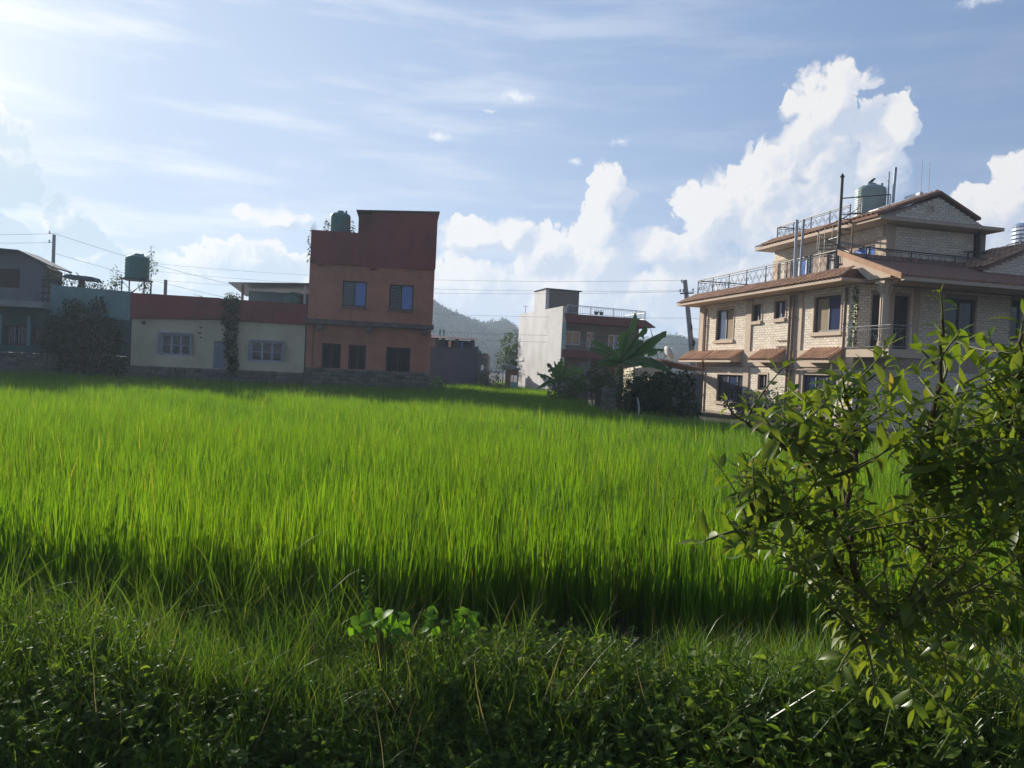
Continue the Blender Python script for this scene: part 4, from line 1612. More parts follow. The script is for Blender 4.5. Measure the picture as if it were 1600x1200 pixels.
def build_left_pole():
    t = thing('utility_pole', 'slim straight grey utility pole behind the teal house', 'utility pole', (-26.32, 44, 0))
    MB().tube([(0.0, 0, 0), (0, 0, 8.15)], [.12, .085], 10).build('pole', 'pole_grey', t)
    for z in (8.2, 7.7):
        m = MB()
        m.lathe([(.03, 0), (.05, .04), (.03, .08), (.05, .12), (.02, .16)], (-.23, -.05, z), 8)
        m.tube([(-.28, -.05, z), (.1, -.05, z)], .02, 5)
        m.build('insulator', 'frame_white', t)
    g = 'wires on the slim left pole'
    wire((-60, 47, 8.4), (-26.5, 44, 8.2), .5, 'upper thin wire running left from the slim grey pole', None)
    wire((-60, 47, 7.8), (-26.5, 44, 7.7), .4, 'lower thin wire running left from the slim grey pole', None)
    wire((-26.2, 44, 8.2), (-8, 49, 4.9), .5, 'upper thin wire sagging right from the slim grey pole', None)
    wire((-26.2, 44, 7.1), (-8, 49, 4.2), .45, 'lower thin wire sagging right from the slim grey pole', None)


build_left_pole()

# ================================================================== MIDDLE DISTANCE
def build_grey():
    t = thing('grey_block_house', 'unfinished grey house with a pale metal roof sheet right of the terracotta house', 'house', (-5.6, 50.0, 0))
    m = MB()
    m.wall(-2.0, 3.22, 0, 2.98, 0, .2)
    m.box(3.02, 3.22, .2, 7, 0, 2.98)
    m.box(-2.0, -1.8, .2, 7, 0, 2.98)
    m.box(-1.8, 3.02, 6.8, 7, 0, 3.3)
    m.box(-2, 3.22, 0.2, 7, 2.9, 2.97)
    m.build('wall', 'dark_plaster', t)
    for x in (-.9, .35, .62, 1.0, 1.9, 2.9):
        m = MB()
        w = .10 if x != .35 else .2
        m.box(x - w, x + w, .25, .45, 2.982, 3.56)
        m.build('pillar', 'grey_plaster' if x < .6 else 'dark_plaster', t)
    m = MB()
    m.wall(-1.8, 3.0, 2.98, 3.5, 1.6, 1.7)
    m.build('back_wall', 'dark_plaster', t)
    m = MB()
    m.hexa([(-1.2, -.35, 3.64), (3.28, -.35, 3.54), (3.28, 5.5, 3.70), (-1.2, 5.5, 3.80), (-1.2, -.35, 3.69), (3.28, -.35, 3.585), (3.28, 5.5, 3.745), (-1.2, 5.5, 3.85)])
    m.build('roof_sheet', 'pale_sheet', t)
    m = MB()
    m.hexa([(-1.22, -.40, 3.61), (3.30, -.40, 3.51), (3.30, -.352, 3.51), (-1.22, -.352, 3.61), (-1.22, -.40, 3.71), (3.30, -.40, 3.605), (3.30, -.352, 3.605), (-1.22, -.352, 3.71)])
    m.build('fascia', 'frame_white', t)  # white strip added as the bright sunlit edge of the sheet
    # right wing of bare blocks
    m = MB()
    m.wall(3.24, 3.95, 0, 2.7, .6, .8, [(3.5, 3.7, 1.6, 1.95)])
    m.box(3.75, 3.95, .8, 5, 0, 2.6)
    m.build('block_wall', 'grey_plaster', t)
    for (x, z) in ((3.3, 2.7), (3.72, 2.4), (3.78, 1.7), (3.80, 1.1)):
        m = MB()
        m.box(x, x + .2, .5, .598, z, z + .16)
        m.build('block', 'concrete', t)
    # washing and oddments in the open storey
    for (x, z, w, mt, lb) in ((-.1, 3.15, .28, 'white_cloth', 'white bundle under the pale roof sheet of the grey house'), (1.45, 3.2, .22, 'white_cloth', 'pale cloth hung in the middle of the open grey storey'), (2.25, 3.12, .24, 'blue_cloth', 'bluish cloth hung near the right end of the open grey storey')):
        o = thing('hung_cloth', lb, 'cloth', (-5.6 + x, 50.0 + .18, z))
        m = MB()
        vs, fs = [], []
        for i in range(6):
            for j in range(4):
                vs.append((w * (i / 5 - .5) * (1 - .3 * j / 3), .04 * math.sin(i * 1.9 + j), .22 - .14 * j))
        for i in range(5):
            for j in range(3):
                fs.append((i * 4 + j, i * 4 + j + 1, i * 4 + j + 5, i * 4 + j + 4))
        m.add(vs, fs)
        m.build('cloth', mt, o)
    # two green upright sheets on the roof
    for k, (x, lb) in enumerate(((.55, 'left one of two green upright plates on the grey house roof'), (.80, 'right one of two green upright plates on the grey house roof'))):
        o = thing('green_plate', lb, 'plate', (-5.6 + x + .2, 50.6, 3.72))
        m = MB()
        m.box(-.06, .06, 0, .04, 0, .42)
        m.build('plate', 'tank_green', o)


build_grey()


def build_white():
    RZ = R(16)
    O = (2.80, 45.8, -.164)
    K = 1.09
    t = thing('white_house', 'two storey house with a sunlit blank white side wall and red edged balconies', 'house', O, RZ)
    t.scale = (K, K, K)
    # local x along the front, y into the depth; side wall at x = 0
    m = MB()
    m.box(0, .22, 0, 8.3, 0, 5.32)
    m.build('side_wall', 'white_plaster', t)
    m = MB()
    m.box(-.05, -.002, 7.0, 8.72, 2.30, 2.395)
    m.build('ledge', 'white_plaster', t)
    wins = [(.48, 1.45, 3.28, 4.04), (1.84, 2.26, 3.12, 4.04), (3.14, 3.8, 3.15, 3.96)]
    m = MB()
    m.wall(.22, 5.0, 2.55, 4.88, .95, 1.15, wins)
    m.wall(.22, 5.0, 0, 2.55, .95, 1.15, [(1.5, 2.2, .2, 2.36), (3.0, 4.0, 1.0, 2.2)])
    m.box(4.8, 5.0, 1.15, 8.2, 0, 4.88)
    m.box(.22, 4.8, 8.0, 8.2, 0, 4.88)
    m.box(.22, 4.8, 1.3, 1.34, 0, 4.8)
    m.build('wall', 'shaded_front', t)
    m = MB()
    m.box(.02, .215, -.03, -.002, 2.95, 4.45)
    m.build('side_panel', 'aqua', t)
    for k in range(4):
        m = MB()
        m.box(.03, .23, -.055, -.032, 3.03 + .11 * k, 3.08 + .11 * k)
        m.build('slat', 'frame_white', t)
    # balcony floor and roof edge with red bands
    m = MB()
    m.hexa([(.06, -.05, 2.56), (4.8, -.05, 2.56), (4.8, .95, 2.56), (.06, .95, 2.56), (.06, -.05, 2.97), (4.8, -.05, 2.97), (4.8, .95, 2.97), (.06, .95, 2.97)])
    m.build('balcony_band', 'red_band', t)
    m = MB()
    m.hexa([(.22, .0, 4.46), (4.5, .0, 4.44), (4.5, .95, 4.44), (.22, .95, 4.46), (.10, -.12, 4.93), (4.30, -.12, 4.86), (4.30, 1.0, 4.86), (.10, 1.0, 4.93)])
    m.build('roof_band', 'red_band', t)
    m = MB()
    m.box(.2, 5.0, 1.0, 8.2, 4.885, 5.0)
    m.build('roof_slab', 'concrete', t)
    m = MB()     # sloping roof edge at the right end
    m.prism([(4.52, -.1, 4.44), (5.52, -.1, 4.46), (5.50, -.1, 4.50), (4.9, -.1, 4.84), (4.34, -.1, 4.86)], (0, 0, 0), (0, 4.5, 0))
    m.build('roof_edge', 'red_band', t)
    # stair tower flush with the side wall
    m = MB()
    m.box(-.002, .2, 3.06, 5.2, 5.322, 6.51)
    m.build('tower_side_wall', 'white_plaster', t)
    m = MB()
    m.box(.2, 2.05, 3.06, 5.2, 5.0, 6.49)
    m.build('tower_wall', 'shaded_front', t)
    m = MB()
    m.hexa([(-.06, 2.95, 6.512), (2.2, 2.95, 6.492), (2.2, 5.3, 6.492), (-.06, 5.3, 6.512), (-.06, 2.95, 6.56), (2.2, 2.95, 6.54), (2.2, 5.3, 6.54), (-.06, 5.3, 6.56)])
    m.build('tower_roof', 'dark_plaster', t)
    glazed(t, *wins[0], .98, 'frame_white', ['glass_dark', 'glass_dark'], fw=.07)
    glazed(t, *wins[1], .98, 'frame_white', ['glass_clear', 'glass_dark'], fw=.06)
    glazed(t, *wins[2], .98, 'frame_white', ['glass_dark', 'glass_blue'], fw=.06)
    m = MB()
    m.box(1.5, 2.2, 1.0, 1.05, .2, 2.36)
    m.build('door', 'door', t)
    glazed(t, 3.0, 4.0, 1.0, 2.2, 1.0, 'frame_dark', ['glass_dark', 'glass_dark'], fw=.07)
    railing(t, [(.24, -.06, 4.93), (4.3, -.06, 4.87), (4.98, .2, 4.87), (4.98, 3.0, 4.87)], .47, 1.3, 'grey_metal', 'bars', .018)
    railing(t, [(.2, -.02, 2.97), (3.0, -.02, 2.97)], .45, 1.4, 'grey_metal', 'bars', .014)
    m = MB()
    m.tube([(1.62, -.1, 0), (1.64, -.1, 2.56)], .035, 6)
    m.build('post', 'pole_grey', t)
    m = MB()
    m.tube([(-.02 + .1, 7.3, 5.3), (.08, 7.3, 5.78)], .02, 5)
    m.tube([(-.1, 7.3, 5.78), (.25, 7.3, 5.78)], .015, 4)
    m.build('aerial', 'grey_metal', t)
    # dark pots on the roof edge
    for x, lb in ((2.05, 'dark pot on the white house roof edge, left of a pair'), (2.35, 'dark pot on the white house roof edge, right of a pair')):
        c, s = math.cos(RZ), math.sin(RZ)
        o = thing('roof_pot', lb, 'pot', (O[0] + K * (x * c - .25 * s), O[1] + K * (x * s + .25 * c), 4.97 * K - .164))
        MB().lathe([(.08, 0), (.12, .12), (.13, .2), (.10, .2)], n=10).build('pot', 'dark_plaster', o)
        leaf_cloud('sprig', o, 'vine', [(0, 0, .26, .13, .13, .08)], 30, .08, seed=3)
    # brace cable down from the roof corner
    wire((8.3, 47.3, 4.6), (9.2, 48.2, 2.2), .02, 'dark slanting cable from the red roof corner down behind the dish', None, .02)


build_white()


def build_small_things():
    # shed between grey and white houses
    t = thing('small_shed', 'small dark brown shed with an aqua base beside the white wall', 'shed', (-.42, 46.0, 0))
    m = MB()
    m.wall(0, .78, 0, 1.78, 0, .08, [(.30, .7, 1.0, 1.4)])
    m.box(0, .08, .08, 1.6, 0, 1.78)
    m.box(.7, .78, .08, 1.6, 0, 1.78)
    m.build('wall', 'wood', t)
    m = MB()
    m.box(.30, .77, -.03, -.003, .5, .97)
    m.build('aqua_panel', 'aqua', t)
    m = MB()
    m.hexa([(-.2, -.2, 1.95), (.9, -.2, 1.72), (.9, 1.8, 1.80), (-.2, 1.8, 2.03), (-.2, -.2, 1.98), (.9, -.2, 1.75), (.9, 1.8, 1.83), (-.2, 1.8, 2.06)])
    m.build('roof', 'dark_plaster', t)
    p = thing('thin_post', 'thin leaning grey post left of the small brown shed', 'post', (-.56, 45.6, 0))
    MB().tube([(0, 0, 0), (.01, 0, 2.2)], .03, 6).build('post', 'pole_grey', p)
    MB().lathe([(.03, 0), (.07, .05), (.07, .15), (.02, .2)], (.01, 0, 2.2), 8).build('cap', 'pole_grey', p)

    def shrub(name, label, cat, blobs, n, size, mat='shrub', seed=0, rnd=False, base=None):
        x, y = base or blobs[0][:2]
        t = thing(name, label, cat, (x, y, float(ground_z(x, y))))
        loc = [(b[0] - x, b[1] - y, b[2] - t.location.z, *b[3:]) for b in blobs]
        m = MB()
        for k, b in enumerate(loc):
            m.tube([(0.06 * k, 0, -.05), (b[0] * .5, b[1] * .5, b[2] * .5), (b[0], b[1], b[2])], [.035, .025, .012], 5)
        m.build('stem', 'bark', t)
        leaf_cloud('foliage', t, mat, loc, n, size, rnd, seed=seed)
        return t
    shrub('shrub', 'small bright shrub at the right foot of the terracotta house', 'shrub', [(-3.45, 35.4, .8, .35, .35, .5), (-3.2, 35.3, .5, .3, .3, .35)], 420, .14, 'broad', 31)
    shrub('shrub', 'dark shrub growing by the bare blocks of the grey house', 'shrub', [(-1.2, 46.5, 1.15, .6, .5, .55), (-1.7, 46.7, .95, .4, .4, .4)], 500, .15, 'shrub', 32)
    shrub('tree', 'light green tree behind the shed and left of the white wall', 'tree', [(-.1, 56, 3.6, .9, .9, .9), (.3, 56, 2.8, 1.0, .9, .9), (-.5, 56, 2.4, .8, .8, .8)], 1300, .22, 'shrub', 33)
    shrub('shrub', 'leafy shrub left of the banana plants by the paddy', 'shrub', [(2.15, 31.5, 1.15, .5, .4, .55), (2.5, 31.4, 1.0, .4, .4, .45), (1.75, 31.6, .95, .35, .35, .35)], 1100, .12, 'shrub', 34)
    shrub('shrub', 'bright leafy shrub between the brick stubs and big banana plant', 'shrub', [(3.0, 27.0, 1.75, .45, .4, .45), (2.7, 27.2, 1.45, .6, .4, .4), (3.1, 26.6, 1.3, .45, .4, .5)], 1400, .11, 'shrub', 35)
    shrub('shrub', 'tangled shrub under the big banana plant', 'shrub', [(3.55, 25.4, 1.55, .5, .4, .5), (3.9, 25.3, 1.25, .5, .4, .5), (3.45, 25.0, 1.1, .45, .4, .45), (4.1, 25.2, 1.65, .35, .3, .35)], 1700, .10, 'shrub', 36)
    hd = [(4.35 + .38 * k, 25.1 - .34 * k + .1 * math.sin(k * 2.1), 1.0 + .25 * math.sin(k * 1.7), .40, .45, .62 + .1 * math.sin(k * 2.9)) for k in range(4)]
    hd += [(3.95 + .3 * k, 25.5, 1.0, .35, .3, .6) for k in range(4)] + [(4.1 + .3 * k, 25.9, .55, .35, .3, .5) for k in range(4)]
    hd += [(4.6 + .5 * k, 26.2 - .3 * k, 1.55 + .1 * math.sin(k), .45, .4, .35) for k in range(3)]
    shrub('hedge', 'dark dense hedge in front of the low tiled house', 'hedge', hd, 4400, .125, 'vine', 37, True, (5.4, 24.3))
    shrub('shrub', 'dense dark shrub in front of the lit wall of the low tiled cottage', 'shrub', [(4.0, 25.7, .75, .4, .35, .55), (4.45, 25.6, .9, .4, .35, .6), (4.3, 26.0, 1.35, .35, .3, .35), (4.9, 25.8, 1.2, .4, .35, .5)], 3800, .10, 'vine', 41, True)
    # vine shrub against the far corner of the brick house
    shrub('shrub', 'dark shrub at the foot of the brick house corner under the first awning', 'shrub', [(9.3, 32.6, 1.0, .5, .5, .55), (9.6, 31.2, .9, .5, .6, .5), (9.9, 29.8, .95, .5, .6, .55), (10.2, 28.4, .9, .5, .6, .5)], 1500, .10, 'vine', 38, True)

    # banana plants
    def banana(name, label, base, crown, leaves, r, seed):
        rg = random.Random(seed)
        t = thing(name, label, 'banana plant', base)
        b = Vector(base)
        c = Vector(crown) - b
        m = MB()
        m.tube([(0, 0, -.05), (c.x * .3, c.y * .3, c.z * .5), c], [r, r * .8, r * .45], 10)
        m.build('trunk', 'banana_stem', t)
        for (tip, w, droop, back) in leaves:
            tip = Vector(tip) - b
            L = (tip - c).length
            mid = (tip + c) / 2 + Vector((0, 0, droop * L))
            pts = []
            N = 14
            for i in range(N + 1):
                u = i / N
                pts.append(c * (1 - u) ** 2 + mid * 2 * u * (1 - u) + tip * u * u)
            V, F = [], []
            fold = rg.uniform(.15, .5)
            for i, p in enumerate(pts):
                u = i / N
                d = (pts[min(i + 1, N)] - pts[max(i - 1, 0)]).normalized()
                s = d.cross(Vector((0, 0, 1)))
                if s.length < .2:
                    s = Vector((1, .2, 0))
                s.normalize()
                s = (s + Vector((back, 0, 0))).normalized()
                nrm = s.cross(d).normalized()
                if abs(d.x) > .35:
                    sg = 1 if s.y > 0 else -1
                    s = (s * .86 + nrm * (.5 if nrm.z > 0 else -.5) * sg).normalized()
                    nrm = s.cross(d).normalized()
                ww = 0 if u < .12 else w * .54 * math.sin(math.pi * ((u - .12) / .88 * .93 + .05)) ** .6
                if i == N:
                    ww = .02
                ww = max(ww, .018)
                ta, tb = rg.uniform(-.06, .04), rg.uniform(-.06, .04)
                V += [p - s * ww * .98 + nrm * (ww * fold * -1 + ta), p - s * ww * .5 + nrm * (-ww * fold * .3), p, p + s * ww * .5 + nrm * (-ww * fold * .3), p + s * ww * .98 + nrm * (-ww * fold + tb)]
            for i in range(N):
                for j in range(4):
                    if j in (0, 3) and 3 < i < N - 1 and rg.random() < .20:
                        continue
                    q = i * 5 + j
                    F.append((q, q + 1, q + 6, q + 5))
            lf = MB().add(V, F).build('leaf', 'banana', t, True)
            MB().tube(pts, [.03 - .025 * i / N for i in range(N + 1)], 5).build('midrib', 'stem', lf)
        return t
    banana('banana_plant', 'big banana plant with broad drooping leaves beside the brick pillar', (3.62, 26.0, 0.05), (3.58, 26.0, 2.15), [
        ((4.02, 26.0, 3.86), .62, .05, .3), ((4.32, 25.6, 3.45), .5, .06, .2), ((5.06, 25.8, 3.30), .62, .10, 0), ((2.50, 25.8, 2.62), .55, .22, 0),
        ((4.92, 25.3, 2.66), .55, .16, 0), ((5.22, 25.6, 1.95), .62, .34, 0), ((2.80, 25.3, 2.10), .45, .2, 0), ((3.78, 26.3, 3.30), .6, .04, .5),
        ((4.6, 25.0, 2.1), .5, .3, 0), ((3.2, 24.9, 2.3), .5, .3, 0), ((4.45, 26.8, 3.0), .5, .12, 0), ((2.7, 26.8, 2.9), .45, .2, 0)], .14, 3)
    banana('banana_plant', 'small banana plant with upright pale leaves below the red balconies', (2.05, 33.0, 0.0), (2.03, 33.0, 1.25), [
        ((2.05, 33.0, 2.34), .34, .03, .5), ((2.36, 32.9, 2.34), .32, .05, .4), ((1.03, 32.8, 1.62), .34, .2, 0), ((3.10, 32.9, 2.14), .32, .1, 0), ((1.50, 33.1, 2.12), .34, .08, .2),
        ((1.08, 32.7, 1.0), .32, .35, 0), ((2.8, 32.5, 1.5), .3, .25, 0), ((1.78, 33.2, 2.2), .3, .05, .4), ((2.7, 33.4, 2.1), .3, .1, 0)], .10, 4)
    for lb, base, tips in (('young banana shoot with three leaves right of the small banana plant', (2.75, 32.0, 0), [((2.5, 32, 1.7), .26, .08, .2), ((3.2, 32, 1.75), .26, .1, 0), ((2.85, 31.8, 1.9), .26, .05, .4)]),):
        banana('banana_shoot', lb, base, (base[0], base[1], .8), tips, .07, 6)

    # rubble and brick stubs of an old garden wall
    def brick_stub(label, x0, x1, y, z0, z1, dep, mat):
        t = thing('brick_pillar', label, 'pillar', (x0, y, z0))
        core = MB().box(.02, x1 - x0 - .02, .02, dep - .02, 0, z1 - z0 - .02).build('core', 'mortar', t)
        z, r = 0.0, 0
        while z < z1 - z0 - .03:
            h = .085
            for side in (0, 1):
                x = -.05 * (r % 2)
                L = (x1 - x0) if side == 0 else dep
                while x < L - .03:
                    a, b = max(0, x), min(L, x + .2)
                    if b - a > .03 and random.random() > .06:
                        j = random.uniform(-.015, .015)
                        if side == 0:
                            mw = Matrix.Translation(((a + b) / 2, .03 + j, z + h / 2)) @ Matrix.Diagonal((b - a - .012, .1, h - .012, 1))
                        else:
                            mw = Matrix.Translation((.03 + j, (a + b) / 2, z + h / 2)) @ Matrix.Diagonal((.1, b - a - .012, h - .012, 1))
                        link('brick', random.choice(RUBBLE), None, core, mw)
                    x += .212
            z += .09
            r += 1
        for k in range(3):
            mw = Matrix.Translation((random.uniform(.08, x1 - x0 - .08), dep / 2, z1 - z0 + .03)) @ Euler((0, random.uniform(-.2, .2), random.uniform(0, 3))).to_matrix().to_4x4() @ Matrix.Diagonal((.2, .1, .07, 1))
            link('brick', random.choice(RUBBLE), None, core, mw)
        return t
    RUBBLE = [unit_box('brick', .04) for _ in range(3)]
    for r_ in RUBBLE:
        r_.materials.append(MAT['stone'])
    brick_stub('weathered brick pillar standing at the paddy edge before the big banana plant', 2.86, 3.24, 24.0, -.02, 1.34, .4, 0)
    brick_stub('short pale brick stub left of the dark gap in the old wall', 3.0, 3.28, 33.0, .0, 1.24, .3, 0)
    brick_stub('low brick stub right of the dark gap in the old wall', 3.28, 3.68, 30.0, .1, 1.18, .3, 0)

    t = thing('painted_post', 'white and aqua painted post left of the brick stubs', 'post', (2.66, 32.6, 0))
    MB().box(0, .11, 0, .12, 0, 1.24).build('post', 'frame_white', t)
    MB().box(.112, .17, .01, .11, 0, 1.18).build('aqua_side', 'aqua', t)
    t = thing('cloth_bundle', 'red and pink cloth bundle hung on the painted post', 'cloth', (2.68, 32.55, 1.08))
    m = MB()
    m.lathe([(.05, -.16), (.10, -.06), (.09, .06), (.13, .16), (.12, .26), (.05, .34)], (0, 0, 0), 9)
    o = m.build('cloth', 'red_cloth', t)
    for v in o.data.vertices:
        v.co.x += .03 * math.sin(v.co.z * 31 + v.co.y * 20)
        v.co.y += .03 * math.cos(v.co.z * 27)

    # pale stick in the gap under the banana
    t = thing('peeled_stick', 'pale bent stick standing at the dark hedge under the banana leaves', 'stick', (4.05, 24.6, .4))
    MB().tube([(0, 0, 0), (.03, 0, .3), (.0, 0, .5), (-.05, 0, .68)], [.03, .035, .03, .02], 6).build('stick', 'white_cloth', t)

    # low house with a tiled roof and its dish
    t = thing('tiled_cottage', 'low cream cottage with a small tiled roof behind the hedge', 'house', (5.3, 34.0, 0.2))
    m = MB()
    m.wall(0, 1.25, 0, 1.85, 0, .15, [(.35, .9, .3, 1.45)])
    m.box(1.10, 1.25, .15, 3, 0, 1.85)
    m.box(0, .15, .15, 3, 0, 1.85)
    m.prism([(0, 0, 1.852), (1.25, 0, 1.852), (1.25, 0, 2.12)], (0, 0, 0), (0, 3, 0))
    m.build('wall', 'cream', t)
    m = MB()
    m.wall(1.26, 3.1, 0, 1.72, .25, .4)
    m.build('side_wall', 'grey_plaster', t)
    m = MB()
    m.hexa([(1.15, -.25, 2.20), (3.0, -.25, 1.90), (3.0, 3.2, 1.90), (1.15, 3.2, 2.20), (1.15, -.25, 2.25), (3.0, -.25, 1.95), (3.0, 3.2, 1.95), (1.15, 3.2, 2.25)])
    rf = m.build('roof', 'tile_base', t)
    lay_tiles(rf, (3.02, -.2, 1.95), (3.02, 3.1, 1.95), (1.2, -.2, 2.26), (1.2, 3.1, 2.26))
    m = MB()
    m.box(2.2, 3.3, .1, .16, 1.82, 1.88)
    m.build('gutter', 'frame_white', t)
    d = thing('satellite_dish', 'pale satellite dish on a bracket above the low tiled cottage', 'satellite dish', (6.62, 34.3, 2.35))
    xf = Matrix.Translation((.18, 0, .42)) @ Euler((R(-62), 0, R(-72))).to_matrix().to_4x4()
    m = MB(xf)
    m.lathe([(.02, .0), (.15, .02), (.27, .06), (.33, .10), (.34, .105), (.27, .075), (.15, .035), (.02, .012)], n=20)
    m.build('dish', 'frame_white', d)
    MB().tube([(0, 0, -.2), (.03, 0, .2), (.14, 0, .38)], .022, 6).build('bracket', 'dark_metal', d)
    MB().tube([(.2, -.05, .3), (-.08, -.12, .5)], .012, 5).build('arm', 'dark_metal', d)

    # leaning pole with its cross-arm
    t = thing('utility_pole', 'leaning concrete utility pole with a crossarm beside the brick house', 'utility pole', (10.86, 45, 0))
    MB().tube([(0, 0, 0), (-1.13, 0, 7.4)], [.19, .125], 10).build('pole', 'pole_grey', t)
    MB().hexa([(-1.40, -.2, 6.55), (-.62, -.2, 6.62), (-.62, -.12, 6.62), (-1.40, -.12, 6.55), (-1.40, -.2, 6.63), (-.62, -.2, 6.70), (-.62, -.12, 6.70), (-1.40, -.12, 6.63)]).build('crossarm', 'dark_metal', t)
    for (x, z) in ((-1.40, 6.64), (-1.22, 6.66), (-.66, 6.72), (-1.34, 7.2)):
        m = MB()
        m.tube([(x, -.16, z), (x, -.16, z + .07)], .012, 5)
        m.lathe([(.03, .05), (.055, .09), (.03, .12), (.055, .16), (.02, .2)], (x, -.16, z), 8)
        if z > 7:
            m.tube([(x, -.16, z + .02), (-1.1, -.05, z + .03)], .018, 5)
        m.build('insulator', 'dark_plaster', t)
    m = MB()
    m.tube([(-.63, -.18, 4.5), (-.66, -.3, 4.7), (-.7, -.2, 4.9)], .05, 6)
    m.tube([(-.5, -.22, 3.6), (-.45, -.3, 3.75), (-.52, -.22, 3.95)], .07, 6)
    m.build('cable_coil', 'wire', t)
    ends = [(-30, 62, 8.9), (-30, 62, 8.3), (-30, 62, 7.6), (-30, 62, 6.5), (-30, 62, 5.2), (-30, 62, 4.7)]
    starts = [(9.5, 44.85, 7.35), (9.45, 44.85, 6.75), (10.2, 44.85, 6.75), (10.15, 44.85, 5.2), (10.3, 44.85, 4.1), (10.35, 44.85, 3.7)]
    names = ['topmost wire left of the leaning pole, from its bracket', 'second wire from the top left of the leaning pole', 'third wire from the top left of the leaning pole',
             'fourth wire from the top, crossing before the white house', 'fifth wire from the top, low before the far hills', 'lowest wire, skimming above the grey house roof']
    for a, b, l in zip(starts, ends, names):
        wire(a, b, .55, l, 'wires strung from the leaning pole', .007)
    for k, (za, zb) in enumerate(((6.75, 7.1), (5.2, 5.0), (4.6, 4.3))):
        wire((10.2, 44.9, za), (40, 52, zb + 1), .5, ['upper', 'middle', 'lower'][k] + ' wire from the leaning pole passing behind the brick house', 'wires right of the leaning pole', .007)

    # low garden wall along the paddy, in the shade
    t = thing('garden_wall', 'low dark rubble wall at the paddy edge below the hedge and brick house', 'wall', (3.3, 23.75, 0), -math.atan(1.03))
    stone_wall(t, 0, 11.5, 0, .60, 0, .25, hrow=(.14, .22), lrow=(.25, .55), name='wall_core')


build_small_things()

# ================================================================== BRICK HOUSE ON THE RIGHT
HOUSE_O = (8.834, 36.0, 0.0)
HOUSE_R = R(-77)


def hw(u, v, z=0.0):
    c, s = math.cos(HOUSE_R), math.sin(HOUSE_R)
    return (HOUSE_O[0] + u * c - v * s, HOUSE_O[1] + u * s + v * c, z)


def awning(parent, u0, u1, z0=2.60, z1=3.02, v0=-0.58, tiles=None, end=True):
    m = MB()
    m.hexa([(u0, v0, z0 - .10), (u1, v0, z0 - .10), (u1, 0, z0 - .06), (u0, 0, z0 - .06), (u0, v0, z0 - .01), (u1, v0, z0 - .01), (u1, 0, z1 - .03), (u0, 0, z1 - .03)])
    a = m.build('awning', 'beige', parent)
    for x in ((u1 + .003, u1 + .03), (u0 - .03, u0 - .003)):
        m = MB()
        m.hexa([(x[0], v0 - .02, z0 - .03), (x[1], v0 - .02, z0 - .03), (x[1], 0, z1 - .08), (x[0], 0, z1 - .08), (x[0], v0 - .02, z0 + .06), (x[1], v0 - .02, z0 + .06), (x[1], 0, z1 + .05), (x[0], 0, z1 + .05)])
        m.build('verge', 'tile', a)
    lay_tiles(a, (u0 + .02, v0 - .04, z0), (u1 - .02, v0 - .04, z0), (u0 + .02, 0, z1 - .02), (u1 - .02, 0, z1 - .02))


